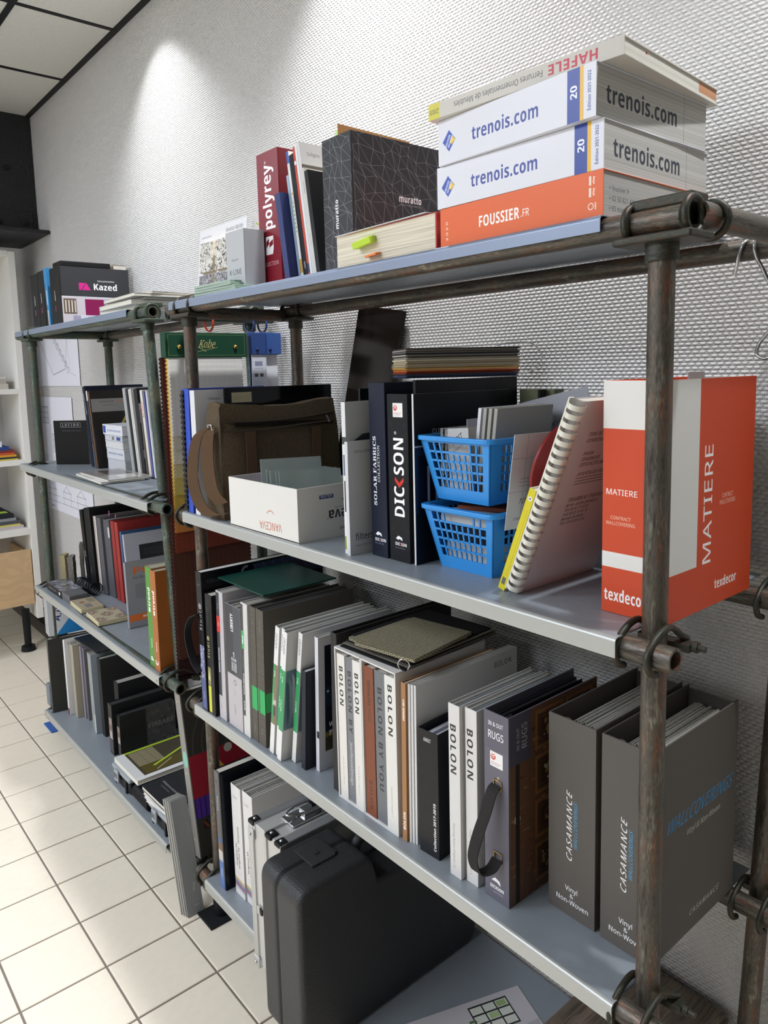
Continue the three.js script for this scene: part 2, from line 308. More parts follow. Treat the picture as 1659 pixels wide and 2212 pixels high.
// ---------- white storage cabinet at the far left ----------
{
  const wh = M('#e9e7e0', 0.55), g = thing('storage_cabinet', 'tall white open-shelf cabinet at the far left end of the room', 'cabinet', [-3.36, 0, 0.13]);
  part('side_panel', RB(0.40, 2.02, 0.035, 0.002), wh, g, -0.20, 1.20, 0.0175);
  part('side_panel', RB(0.40, 2.02, 0.02, 0.002), wh, g, -0.20, 1.20, 1.19);
  part('back_panel', BX(0.01, 2.0, 1.16), M('#d5d4d2', 0.7), g, -0.395, 1.20, 0.605);
  for (const y of [2.20, 1.466, 1.077, 0.69]) part('shelf', RB(0.385, y === 0.69 ? 0.034 : 0.028, 1.145, 0.002), wh, g, -0.194, y, 0.608);
  const wd = new THREE.MeshStandardMaterial({ roughness: 0.5, map: dataTex(256, 256, (u, v) => { const w = n16(u * 6, v * 16 + 1.4 * n8(u * 8, v * 8)), t = 0.97 + 0.025 * Math.sin(w * 14); return [214 * t, 180 * t, 136 * t]; }, true) });
  const dr = part('drawer_front', uvm(RB(0.02, 0.31, 1.0, 0.002).clone(), 0.5), wd, g, -0.012, 0.435, 0.54);
  part('drawer_side', uvm(RB(0.36, 0.28, 0.015, 0.002).clone(), 0.5), wd, g, -0.205, 0.43, 0.05);
  for (const z of [0.08, 1.0]) { const l = part('leg', new THREE.CylinderGeometry(0.022, 0.018, 0.22, 16), blackP, g, -0.06, 0.13, z); part('foot_disc', new THREE.CylinderGeometry(0.035, 0.04, 0.025, 18), blackP, l, 0, -0.115, 0); }
  sh(g);
}
// paper on the cabinet shelves
const CB = -3.40;
function sheets(name, label, cat, x, y, z, list, group) {
  const g = thing(name, label, cat, [x, y, z], 0, group); let h = 0;
  for (const [w, t, d, c, dx, dz] of list) { part('sheet_stack', RB(w, t, d, 0.0006), M(c, 0.7), g, (dx || 0), h + t / 2, (dz || 0)); h += t; }
  return g;
}
{
  const G = 'papers on the white cabinet shelves';
  sheets('brochure_stack', 'low stack of cream and brown catalogues on upper cabinet shelf', 'catalogues', -3.56, 1.480, 0.30, [[0.28, 0.03, 0.2, '#cfc8bb'], [0.28, 0.025, 0.2, '#b9b1a6', 0, 0.01], [0.28, 0.012, 0.18, '#d5d0c4'], [0.28, 0.02, 0.14, '#574d45', 0, 0.02]], G);
  sheets('folder_stack', 'stack of blue orange and yellow folders on middle cabinet shelf', 'folders', -3.56, 1.091, 0.31, [[0.3, 0.008, 0.25, '#d8c84a'], [0.3, 0.01, 0.25, '#33363c', 0, 0.005], [0.3, 0.012, 0.24, '#d9a02c'], [0.3, 0.012, 0.23, '#c4512a', 0, 0.005], [0.3, 0.014, 0.22, '#7c2a26'], [0.3, 0.02, 0.21, '#23407f', 0, 0.02], [0.3, 0.03, 0.18, '#dfe3ea', 0, 0.04]], G);
  sheets('magazine_pile', 'pile of black covered magazines with yellow notes on lower cabinet shelf', 'magazines', -3.56, 0.707, 0.32, [[0.3, 0.018, 0.27, '#cdbfc0'], [0.3, 0.01, 0.26, '#d9cf62', 0, 0.01], [0.3, 0.02, 0.25, '#4e5054'], [0.3, 0.016, 0.24, '#8f9195', 0, 0.02], [0.3, 0.022, 0.22, '#27292d', 0, 0.02]], G);
  single('sticky_note', BX(0.06, 0.001, 0.05), M('#b8dc4a', 0.8), 'pale green sticky note lying on the black magazine pile', 'note', [-3.50, 0.7936, 0.27]);
}
// ---------- plan drawings pinned to the long wall ----------
{
  const sheet = (x0, x1, y0, y1, label, draw) => {
    const w = x1 - x0, h = y1 - y0, m = print(w, h, '#dcdce4', draw, 0.8, 900);
    single('plan_drawing', BX(w, h, 0.0006), [M('#dcdce4', 0.8), M('#dcdce4', 0.8), M('#dcdce4', 0.8), M('#dcdce4', 0.8), m, M('#dcdce4', 0.8)], label, 'drawing', [x0 + w / 2, y0 + h / 2, 0.0045], 0, 'plan drawings on the long wall');
  };
  const k = '#3d4050', L0 = L_, LX = (c, q, w, p) => L0(c, q, w * 2, p);
  const elev = (c, x, y, s, n) => { for (let f = 0; f < 3; f++) { LX(c, k, 0.9, [[x, y + f * 30 * s], [x + n * 32 * s, y + f * 30 * s]]); for (let i = 0; i < n; i++) { c.strokeStyle = k; c.lineWidth = 1.8; c.strokeRect(x + i * 32 * s + 6 * s, y + f * 30 * s + 7 * s, 12 * s, 18 * s); } } c.strokeStyle = k; c.strokeRect(x, y - 4, n * 32 * s, 94 * s); };
  sheet(-3.60, -2.84, 1.49, 2.10, 'large site plan drawing on thin paper behind the far shelving post', (c, W, H) => {
    LX(c, k, 1.2, [[20, 30], [120, H - 250], [330, H - 60], [540, H - 90], [700, 40]]);
    for (let i = 0; i < 12; i++) { c.save(); c.translate(120 + i * 40, 130 + i * 32); c.rotate(0.9); c.strokeStyle = k; c.lineWidth = 2; c.strokeRect(0, 0, 34, 16); c.strokeRect(40, -8, 22, 30); c.restore(); }
    for (let i = 0; i < 26; i++) LX(c, k, 0.8, [[420 + i * 10, 250 + (i % 5) * 6], [430 + i * 10, 310 + (i % 7) * 8]]);
    c.strokeStyle = k; for (let i = 0; i < 7; i++) { c.beginPath(); c.arc(180 + i * 44, 330 - i * 12, 10, 0, 7); c.stroke(); }
    L_(c, k, 1, [[560, 200], [620, 540], [700, 560]]);
  });
  sheet(-3.62, -3.00, 1.005, 1.43, 'house elevation drawing pinned behind the second far shelf', (c, W, H) => { elev(c, 40, 60, 1.0, 5); elev(c, 250, 210, 1.1, 6); lines(c, k, 60, 330, 12, 6, 90); });
  sheet(-3.58, -2.775, 0.785, 0.965, 'long drawing of two houses in section above the stone samples', (c, W, H) => {
    for (const [x, s] of [[70, 1], [330, 0.95], [560, 1]]) { LX(c, k, 1, [[x, 130], [x, 60], [x + 60 * s, 25], [x + 130 * s, 60], [x + 130 * s, 130]]); LX(c, k, 0.9, [[x - 30, 95], [x + 190 * s, 95]]); LX(c, k, 0.9, [[x - 10, 60], [x + 140 * s, 60]]); LX(c, k, 0.9, [[x - 40, 130], [x + 210 * s, 130]]); }
    T(c, 'COUPE E', 120, 160, 16, { c: k, b: 1 });
  });
}
// ---------- pipe shelving units ----------
const TR = 0.0165;
// folded steel tray: top plate with a rounded lip turned down over the front tube; runs from xa to xb, front edge from za to zb
function tray(parent, y, xa, xb, za, zb, back, lip = 0.027, front) {
  if (!front) { const b = tray(parent, y, xa, xb, za, zb, back, lip, true); b.name = 'front_lip'; b.material = lip < 0.025 ? lipLitBlue : lipLit; }
  const len = xb - xa, r = 0.007, t = 0.0015;
  const s = new THREE.Shape(); // (z, y) profile, front at z = 0
  if (front) { s.moveTo(-r, 0); s.absarc(-r, -r, r, Math.PI / 2, 0, true); s.lineTo(0, -lip); s.lineTo(-t, -lip); s.lineTo(-t, -r); s.absarc(-r, -r, r - t, 0, Math.PI / 2, false); s.closePath(); }
  else { s.moveTo(-0.42, 0); s.lineTo(-r, 0); s.lineTo(-r, -t); s.lineTo(-0.42, -t); s.closePath(); }
  const g = new THREE.ExtrudeGeometry(s, { depth: len, bevelEnabled: false, curveSegments: 6 });
  const p = g.attributes.position; // (z, y, along) -> world; back row pulled to 'back'
  for (let i = 0; i < p.count; i++) { const f = p.getZ(i) / len, zf = za + (zb - za) * f; let z = p.getX(i) < -0.2 ? back : zf + p.getX(i); p.setXYZ(i, xa + len * f, y + p.getY(i), z); }
  // the swap mirrors the solid, so turn the faces over
  const idx = []; for (let i = 0; i < p.count; i += 3) idx.push(i, i + 2, i + 1);
  g.setIndex(idx); const q = g.toNonIndexed(); q.computeVertexNormals(); q.clearGroups(); uvm(q, 0.5);
  return part('shelf_tray', q, sheetMat, parent);
}
const ring = new THREE.TorusGeometry(TR + 0.005, 0.005, 8, 24);
// clamp where a shelf tube crosses in front of a post: two hooked rods, a cross plate and bolts
function crossClamp(parent, x, y, zp, zt, mat) {
  const c = part('clamp', RB(0.075, 0.012, 0.02, 0.002), mat, parent, x, y - 0.004, zp - 0.030);
  const dz = zt - (zp - 0.030), R = TR + 0.004;
  for (const s of [-1, 1]) {
    const hx = s * (TR + 0.0065);
    rod('hook', [[hx, 0.006, -0.012], [hx, 0.012, 0], [hx, R + 0.012, dz * 0.5], [hx, R + 0.004, dz], [hx, 0.004, dz + R], [hx, -R * 0.8, dz + R * 0.6], [hx, -R - 0.002, dz - 0.002]], 0.0048, mat, c, false, 30, 8);
  }
  part('bolt', new THREE.CylinderGeometry(0.0045, 0.0045, 0.022, 8), mat, c, 0.044, 0.002, 0.0, 0, 0, Math.PI / 2);
  part('nut', new THREE.CylinderGeometry(0.0075, 0.0075, 0.007, 6), mat, c, 0.042, 0.002, 0.0, 0, 0, Math.PI / 2);
}
// top fitting: saddle plates above and below the tubes, with two rings
function topClamp(parent, x, y, z, mat, side) {
  const c = part('clamp', RB(0.105, 0.010, 0.06, 0.003), mat, parent, x, y - 0.0235, z);
  part('saddle_plate', RB(0.085, 0.014, 0.04, 0.003), mat, c, 0, 0.045, -0.012);
  part('collar', new THREE.CylinderGeometry(TR + 0.004, TR + 0.004, 0.025, 20), mat, c, 0, -0.014, 0);
  for (const s of [-1, 1]) part('ring', ring, mat, c, s * 0.04, 0.0235, 0, 0, Math.PI / 2, 0);
  if (side) part('ring', ring, mat, c, side, 0.0235, -0.055, 0, 0, 0);
}
function foot(parent, x, z, h, mat, pw, pd, px, pz, pm) {
  const f = part('foot', new THREE.CylinderGeometry(0.022, 0.022, h, 20), mat, parent, x, h / 2 + 0.006, z);
  if (pm) part('foot_plate', RB(pw, 0.006, pd, 0.001), pm, f, px, -h / 2 - 0.003, pz);
}
{ // right unit
  const g = thing('pipe_shelving_unit', 'nearer dark pipe shelving unit with four galvanised steel shelves', 'shelving', [0, 0, 0], 0, 'pipe shelving units along the wall');
  const xl = -0.796, xr = 0.524, zf = 0.383, zb = 0.055, H = [1.7065, 1.1631, 0.6387, 0.1298];
  const BRX = (y) => 0.508 + 0.045 * y; // this post leans out
  for (const [x, z] of [[xl, zf], [xr, zf], [xl, zb], [xr, zb]]) { const br = x > 0 && z === zb; tube('post', [br ? BRX(0.05) : x, 0.05, z], [br ? BRX(1.688) : x, 1.688, z], tubeMat, g); foot(g, br ? BRX(0) : x, z, 0.07, blackP, 0.085, 0.11, 0, 0, z === zf ? M('#1d1e20', 0.6) : null); topClamp(g, br ? BRX(1.69) : x, H[0], z, clampMat, z === zf ? (x > 0 ? 0.0345 : -0.0345) : 0); }
  tube('front_tube', [-0.905, H[0], zf], [0.553, H[0], zf], tubeMat, g);
  tube('back_tube', [-0.86, 1.703, zb], [0.64, 1.703, zb], tubeMat, g);
  tube('side_tube', [0.5585, H[0] + 0.004, 0.366], [0.5585, H[0] + 0.004, 0.02], tubeMat, g);
  tube('side_tube', [-0.8305, H[0] - 0.012, 0.34], [-0.8305, H[0] - 0.012, 0.075], tubeMat, g);
  const zt = zf + 2 * TR + 0.004;
  const ext = [null, [-0.815, 0.574], [-0.815, 0.578], [-0.84, 0.56]];
  for (let i = 1; i < 4; i++) {
    tube('front_tube', [ext[i][0], H[i], zt], [ext[i][1], H[i], zt], tubeMat, g);
    tube('back_tube', [-0.83, H[i], zb + 2 * TR + 0.002], [0.585, H[i], zb + 2 * TR + 0.002], tubeMat, g);
    for (const x of [xl, xr]) { crossClamp(g, x, H[i], zf, zt, clampMat); crossClamp(g, x > 0 ? BRX(H[i]) : x, H[i] - 0.004, zb, zb + 2 * TR + 0.002, clampMat); }
  }
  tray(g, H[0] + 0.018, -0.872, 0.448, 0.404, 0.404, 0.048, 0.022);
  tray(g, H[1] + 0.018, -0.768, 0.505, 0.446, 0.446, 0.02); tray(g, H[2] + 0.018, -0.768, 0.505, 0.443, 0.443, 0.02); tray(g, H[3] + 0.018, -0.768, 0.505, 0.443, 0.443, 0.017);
}
{ // left unit, its right front post out of plumb
  const g = thing('pipe_shelving_unit', 'farther green-grey pipe shelving unit standing by the white cabinet', 'shelving', [0, 0, 0], 0, 'pipe shelving units along the wall');
  const xl = -2.288, zf = 0.368, zb = 0.054, H = [1.7139, 1.1559, 0.6344, 0.0782], XR = (y) => -1.039 - 0.0867 * (y - 1);
  tube('post', [xl, 0.05, zf], [xl, 1.694, zf], tubeGreen, g); tube('post', [xl, 0.05, zb], [xl, 1.694, zb], tubeGreen, g);
  tube('post', [XR(0.05), 0.05, zf], [XR(1.694), 1.694, zf], tubeGreen, g); tube('post', [-1.02, 0.05, zb], [-1.06, 1.694, zb], tubeGreen, g);
  foot(g, xl, zf, 0.07, blackP, 0.115, 0.06, -0.045, 0.02, M('#2c5fa8', 0.5)); foot(g, xl, zb, 0.07, blackP); foot(g, XR(0.05), zf, 0.07, blackP); foot(g, -1.02, zb, 0.07, blackP);
  for (const [x, z] of [[xl, zf], [xl, zb], [-1.10, zf], [-1.06, zb]]) topClamp(g, x, H[0], z, new THREE.MeshStandardMaterial({ map: tubeTex, color: '#b4cfba', roughness: 0.5, metalness: 0.3 }), x > -2 && z === zf ? 0.0345 : 0);
  tube('front_tube', [-2.475, H[0], zf], [-1.055, H[0], zf], tubeGreen, g);
  tube('back_tube', [-2.36, H[0] - 0.004, zb], [-0.98, H[0] - 0.004, zb], tubeMat, g);
  tube('side_tube', [-1.00, 1.700, 0.345], [-1.00, 1.700, 0.008], tubeGreen, g);
  tube('side_tube', [xl - 0.0345, H[0], 0.345], [xl - 0.0345, H[0], 0.02], tubeGreen, g);
  const zt = zf + 2 * TR + 0.003, F = [null, [-2.40, -0.925, zt, zt + 0.012], [-2.335, -0.915, zt, zt + 0.008], [-2.33, -0.965, zt, zt]];
  for (let i = 1; i < 4; i++) {
    tube('front_tube', [F[i][0], H[i], F[i][2]], [F[i][1], H[i] + (i < 3 ? 0.006 : 0), F[i][3]], tubeGreen, g);
    tube('back_tube', [-2.33, H[i], zb + 2 * TR + 0.002], [-0.99, H[i], zb + 2 * TR + 0.002], tubeGreen, g);
    crossClamp(g, xl, H[i], zf, F[i][2], clampMat); crossClamp(g, XR(H[i]), H[i] + (i < 3 ? 0.005 : 0), zf, F[i][3], clampMat);
  }
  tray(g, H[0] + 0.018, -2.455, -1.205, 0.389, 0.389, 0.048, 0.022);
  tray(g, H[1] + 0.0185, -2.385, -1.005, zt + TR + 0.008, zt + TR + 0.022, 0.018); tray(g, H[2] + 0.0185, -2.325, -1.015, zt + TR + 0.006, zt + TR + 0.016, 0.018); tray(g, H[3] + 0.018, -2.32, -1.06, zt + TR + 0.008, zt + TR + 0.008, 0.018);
}
{ // steel hooks on the top back tube, right end
  const g = thing('wire_hook', 'bent bright wire hook hanging below the top back tube at right', 'hook', [0.50, 1.70, 0.055]);
  rod('wire', [[0, 0.0225, 0], [0.0, 0.012, 0.020], [0.004, -0.012, 0.019], [0.010, -0.03, 0.010], [0.03, -0.10, 0.0], [0.005, -0.145, 0.005], [0.006, -0.16, 0.01], [0.022, -0.165, 0.012], [0.05, -0.14, 0.008], [0.07, -0.11, 0.004]], 0.003, steel, g, false, 60, 8);
  const h = thing('wire_hook', 'short wire hook on the top back tube near the corner clamp', 'hook', [0.478, 1.70, 0.055]);
  rod('wire', [[0.01, 0.0205, 0], [0.006, 0.012, 0.018], [0.0, -0.005, 0.021], [-0.004, -0.02, 0.018], [-0.01, -0.035, 0.012]], 0.0028, steel, h, false, 24, 8);
}
// ================= nearer unit, top shelf =================
const Y1 = 1.7065 + 0.0182;
const award = (c, x, y, s) => { R_(c, '#f4f2ee', x, y, 18 * s, 17 * s); for (let i = -2; i <= 2; i++) { c.strokeStyle = '#d23a34'; c.lineWidth = 0.9 * s; c.beginPath(); c.arc(x + 4.5 * s, y + 4.5 * s + i * 1.3 * s, 3.4 * s * Math.cos(i * 0.5), 0.2, 2.9); c.stroke(); } T(c, 'reddot award 2017', x + 8.5 * s, y + 12 * s, 1.9 * s, { c: '#b35', w: 14 * s }); T(c, 'best of the best', x + 7 * s, y + 14.5 * s, 1.6 * s, { c: '#555' }); };
{ // three thick paperback catalogues and a hardback lying in a pile
  const wht = M('#e3e4ea', 0.35);
  const tren = (lx, ty) => print(lx, ty, '#e6e7ee', (c, W, H) => {
    const y = H / 2, x = 24; P_(c, '#2a4bb0', [[x, y - 16], [x + 14, y], [x, y + 16], [x - 14, y]]); P_(c, '#f2c83a', [[x + 2, y + 10], [x + 13.5, y + 0.5], [x + 8, y - 6], [x + 2, y + 2]]); P_(c, '#2a4bb0', [[x - 2, y + 10], [x + 3, y + 4], [x + 6, y + 6], [x + 1, y + 12]]);
    T(c, 'TRENOIS', x - 3, y, 5, { f: 'serif', b: 1, rot: -62, w: 20 }); T(c, 'DECAMPS', x + 2.5, y + 1.5, 5, { f: 'serif', b: 1, rot: -62, w: 19 });
    T(c, 'trenois.com', 136, y + 1, 27, { c: '#2b3f96', b: 1, w: 128 });
    R_(c, '#1e3f9c', W - 45, 0, 20, H); R_(c, '#f0bd2b', W - 25, 0, 6, H); T(c, '20', W - 35, y - 4, 15, { b: 1, rot: -90, w: 18 }); T(c, 'Édition 2021-2022', W - 10, y, 6.5, { c: '#3a4a8c', b: 1, rot: -90, w: 50 });
  }, 0.35);
  const edge = (dz, ty) => { const m = print(dz, ty, '#bdbbb4', (c, W, H) => { for (let i = 0; i < 90; i++) R_(c, i % 2 ? 'rgba(90,90,88,0.16)' : 'rgba(240,238,230,0.25)', 0, rnd() * H, W, rr(0.2, 0.7)); T(c, 'trenois.com', 112, H * 0.5, 33, { c: '#3d4048', b: 1, w: 178 }); R_(c, '#77756f', 218, 0, 0.8, H); }, 0.8, 2000); return m; };
  flat({ name: 'catalogue', cat: 'catalogue', label: 'thick orange catalogue at the bottom of the pile on top shelf', x: 0.143, y: Y1, z: 0.392, lx: 0.302, ty: 0.0595, dz: 0.285, c: '#e8641f', r: 0.4, group: 'thick catalogues in the top pile',
    front: print(0.302, 0.0595, '#e8651f', (c, W, H) => { T(c, 'FOUSSIER', 122, 33, 22, { b: 1, w: 80 }); T(c, '.FR', 164, 33, 15, { al: 'l', w: 16 }); T(c, '2 0 2 0', 14, 36, 6, { rot: -90, w: 30 }); for (const y of [12, 27]) { R_(c, '#f6e9dc', W - 22, y - 6, 3.5, 12); T(c, 'afaq', W - 15, y, 4.5, { rot: -90, b: 1 }); } c.strokeStyle = '#fff'; c.lineWidth = 1; c.beginPath(); c.arc(W - 19, 45, 4, 0, 7); c.stroke(); T(c, 'PEFC', W - 12, 45, 4, { rot: -90, b: 1 }); }, 0.4),
    edge: print(0.28, 0.058, '#b9b7b1', (c, W, H) => { for (let i = 0; i < 80; i++) R_(c, 'rgba(90,90,88,0.13)', 0, rnd() * H, W, rr(0.2, 0.6)); T(c, '> foussier.fr', 14, 21, 9, { c: '#4a4c52', al: 'l' }); T(c, '> 02 50 821 821', 14, 34, 9, { c: '#4a4c52', al: 'l' }); T(c, '> 65 magasins', 14, 47, 9, { c: '#4a4c52', al: 'l' }); R_(c, '#50607a', 112, 24, 60, 8); }, 0.8, 2000) });
  flat({ name: 'catalogue', cat: 'catalogue', label: 'thick white catalogue with blue lettering lying directly on the orange one', x: 0.139, y: Y1 + 0.060, z: 0.394, lx: 0.305, ty: 0.0635, dz: 0.285, yaw: 0.012, c: wht, front: tren(0.305, 0.0635), edge: edge(0.282, 0.062), group: 'thick catalogues in the top pile' });
  flat({ name: 'catalogue', cat: 'catalogue', label: 'thick white catalogue with blue lettering, upper one under the grey hardback', x: 0.148, y: Y1 + 0.124, z: 0.399, lx: 0.292, ty: 0.0675, dz: 0.285, yaw: -0.012, c: wht, front: tren(0.292, 0.0675), edge: edge(0.282, 0.066), group: 'thick catalogues in the top pile' });
  flat({ name: 'hardback_book', cat: 'book', label: 'grey hardback with upside-down red lettering on top of the pile', x: 0.140, y: Y1 + 0.192, z: 0.412, lx: 0.332, ty: 0.024, dz: 0.287, yaw: 0.07, t: 0.0025, c: '#cfcbc0', r: 0.4, pages: new THREE.MeshStandardMaterial({ map: pgH, color: '#d8c8b8', roughness: 0.8 }),
    front: print(0.332, 0.024, '#d0ccc0', (c, W, H) => { R_(c, '#d9cf2e', 0, 0, 24, H); T(c, '2005', 12, 12, 10, { c: '#333', rot: 180, w: 20 }); T(c, 'Ferrures Ornementales de Meubles', 132, 12, 12, { c: '#3a3836', rot: 180, w: 160 }); T(c, 'HÄFELE', 258, 12, 19, { c: '#c82a40', rot: 180, b: 1, w: 78 }); }, 0.4),
    edge: print(0.283, 0.019, '#d9d5c9', (c, W, H) => { R_(c, '#c8906a', W - 62, 0, 62, H * 0.8); for (let i = 0; i < 20; i++) R_(c, 'rgba(90,80,70,0.15)', 0, rnd() * H, W, 0.4); C_(c, '#b02a30', 60, 4, 2); }, 0.7) });
}
{ // red spined dictionary, pages to the front, with index flags
  const g = flat({ name: 'dictionary', cat: 'book', label: 'fat book with red spine lying beside the orange catalogue, pages forward', x: -0.146, y: Y1, z: 0.388, lx: 0.276, ty: 0.060, dz: 0.20, spine: 'right', c: '#b6241f', r: 0.4, st: 0.004, pages: new THREE.MeshStandardMaterial({ map: pgH, color: '#f3ecdc', roughness: 0.85 }) });
  part('index_flag', RB(0.05, 0.012, 0.016, 0.001), M('#bfe03a', 0.6), g, 0.095, 0.036, 0.007, 0.2, 0.05, 0.12); part('index_flag', RB(0.036, 0.004, 0.012, 0.001), M('#f08a4a', 0.6), g, 0.115, 0.012, 0.004, 0.2, -0.1, 0.05);
  part('loose_cover', RB(0.25, 0.0012, 0.05, 0.0005), M('#d8d8da', 0.6), g, 0.130, 0.0612, -0.02, 0.02, 0, 0.01);
}
{ // charcoal ring binder with a net of thin lines
  const net = (c, W, H, sd) => { let z = sd; const f = () => { z = (z * 1664525 + 1013904223) >>> 0; return z / 4294967296; }; const n = Math.max(2, Math.round(W / 26)), m = Math.round(H / 26), P = []; for (let i = 0; i <= n; i++) { P.push([]); for (let j = 0; j <= m; j++) P[i].push([(i + (f() - 0.5) * 0.8) * W / n, (j + (f() - 0.5) * 0.8) * H / m]); } for (let i = 0; i < n; i++) for (let j = 0; j < m; j++) { L_(c, '#9a9b9e', 0.6, [P[i][j], P[i + 1][j], P[i + 1][j + 1], P[i][j]]); L_(c, '#9a9b9e', 0.6, [P[i][j], P[i][j + 1]]); } };
  const b = book({ name: 'ring_binder', cat: 'binder', label: 'charcoal ring binder covered in a net of fine white lines', x: -0.247, y: Y1, z: 0.340, w: 0.095, h: 0.267, d: 0.255, t: 0.003, c: '#3d3e41', fill: 0.7, top: 0.012,
    front: print(0.095, 0.267, '#3d3e41', (c, W, H) => { net(c, W, H, 5); T(c, 'muratto', 44, 150, 15, { rot: -90, b: 1, w: 58 }); }),
    right: print(0.2525, 0.267, '#3d3e41', (c, W, H) => { net(c, W, H, 77); T(c, 'muratto', 150, 112, 20, { b: 1, w: 64 }); T(c, 'natural surface design', 148, 124, 6, { c: '#8d8e90', w: 58 }); }) });
  part('divider', RB(0.002, 0.27, 0.22, 0.0005), M('#6f6a66', 0.6), b, 0.06, 0.140, -0.135); part('loose_print', RB(0.001, 0.298, 0.20, 0), M('#c08a52', 0.6), b, 0.022, 0.152, -0.125, 0, 0.03, 0.02); part('loose_print', RB(0.001, 0.272, 0.20, 0), M('#7d98b8', 0.6), b, 0.03, 0.139, -0.125);
}
// brochures leaning left between the two binders
{
  const G = 'brochures leaning between red and charcoal binders';
  const B = (x, w, h, c, label, o = {}) => book({ name: 'brochure', cat: 'brochure', label, group: G, x, y: Y1, z: o.z ?? 0.33, w, h, d: 0.21, t: 0.0008, c, lean: o.lean ?? -9, pages: o.pages || pagesV, front: o.front, right: o.right, rc: o.rc, pin: 0.001 });
  B(-0.380, 0.019, 0.195, '#27356e', 'navy blue brochure next to the red binder on top shelf', { z: 0.352 });
  B(-0.3590, 0.008, 0.235, '#9fb6cf', 'brochure with a sky and tree photo cover beside navy one', { right: print(0.2, 0.235, '#9dbbe0', (c, W, H) => { R_(c, '#6f8f58', 0, H * 0.45, W, H * 0.2); R_(c, '#3c4c30', 0, H * 0.62, W, H * 0.4); for (let i = 0; i < 120; i++) C_(c, '#2c3a2a', 90 + rr(-60, 60), 70 + rr(-30, 30), rr(1, 5)); }, 0.4, 1200) });
  B(-0.3495, 0.009, 0.285, '#e2e2de', 'white brochure with blue cap at its top corner', { front: print(0.010, 0.285, '#dfe0dc', (c, W, H) => { R_(c, '#2f5fb0', 0, 0, W, 26); R_(c, '#c8a23c', 2, 90, 6, 4); lines(c, '#7a8', 2, 110, 8, 9, 6, 3); R_(c, '#c79a48', 0, 235, W, 30); }) });
  B(-0.3395, 0.016, 0.275, '#1e1f21', 'black spined brochure in the leaning row on top shelf', { front: print(0.018, 0.275, '#1e1f21', (c, W, H) => { T(c, 'LEDS', 9, 240, 7, { rot: -90 }); }) });
  B(-0.3225, 0.007, 0.288, '#c9442c', 'thin red-orange brochure in the leaning row', { front: print(0.008, 0.288, '#c8432b', (c, W, H) => { R_(c, '#eee', 0, 30, W, 8); R_(c, '#1d2c5c', 0, 250, W, 20); }) });
  B(-0.3145, 0.008, 0.292, '#e4e4e4', 'glossy white brochure in the middle of the leaning row');
  B(-0.3055, 0.008, 0.295, '#dcdcdc', 'white brochure with grey title panel on its cover', { right: print(0.2, 0.295, '#e2e2e2', (c, W, H) => { T(c, 'Soligno', 32, 24, 11, { c: '#7a7a7a', w: 32 }); R_(c, '#5a534c', 0, 48, W, H - 48); for (let i = 0; i < 60; i++) R_(c, 'rgba(120,110,100,0.5)', 0, 50 + i * 4, W, 1.6); }, 0.4, 1200) });
  B(-0.2965, 0.012, 0.235, '#c9c8c2', 'light grey notebook in front of the charcoal binder', { z: 0.335, front: print(0.013, 0.235, '#cfcec8', (c, W, H) => { T(c, 'AMBIANCES', 6.5, 40, 5, { c: '#666', rot: -90 }); T(c, 'notice / 2021', 6.5, 150, 4, { c: '#777', rot: -90 }); }) });
  B(-0.2835, 0.012, 0.228, '#2a2a2c', 'small black book squeezed against the charcoal binder', { z: 0.335 });
  single('index_flag', RB(0.001, 0.05, 0.016, 0), M('#bfe6a0', 0.6), 'pale green paper flag sticking up from the white brochures', 'bookmark', [-0.345, Y1 + 0.31, 0.22]).rotation.z = 0.2;
}
{ // red lever arch binder
  book({ name: 'lever_arch_binder', cat: 'binder', label: 'dark red binder with large white vertical lettering on top shelf', x: -0.568, y: Y1, z: 0.300, w: 0.093, h: 0.318, d: 0.24, t: 0.003, c: '#7d1220', r: 0.35, fill: 0.75, top: 0.014,
    front: print(0.093, 0.318, '#861425', (c, W, H) => { T(c, 'polyrey', 44, 104, 52, { rot: -90, b: 1, w: 150 }); T(c, '®', 38, 24, 9); c.save(); c.translate(0, -32); R_(c, '#fff', 28, 224, 34, 42); P_(c, '#861425', [[30, 236], [42, 228], [42, 240], [60, 232], [60, 244], [44, 250], [44, 240], [30, 250]]); P_(c, '#861425', [[58, 266], [62, 252], [62, 266]]); c.restore(); T(c, 'COLLECTION', 44, 255, 13, { c: '#e3b8bc', w: 76 }); }, 0.35) });
}
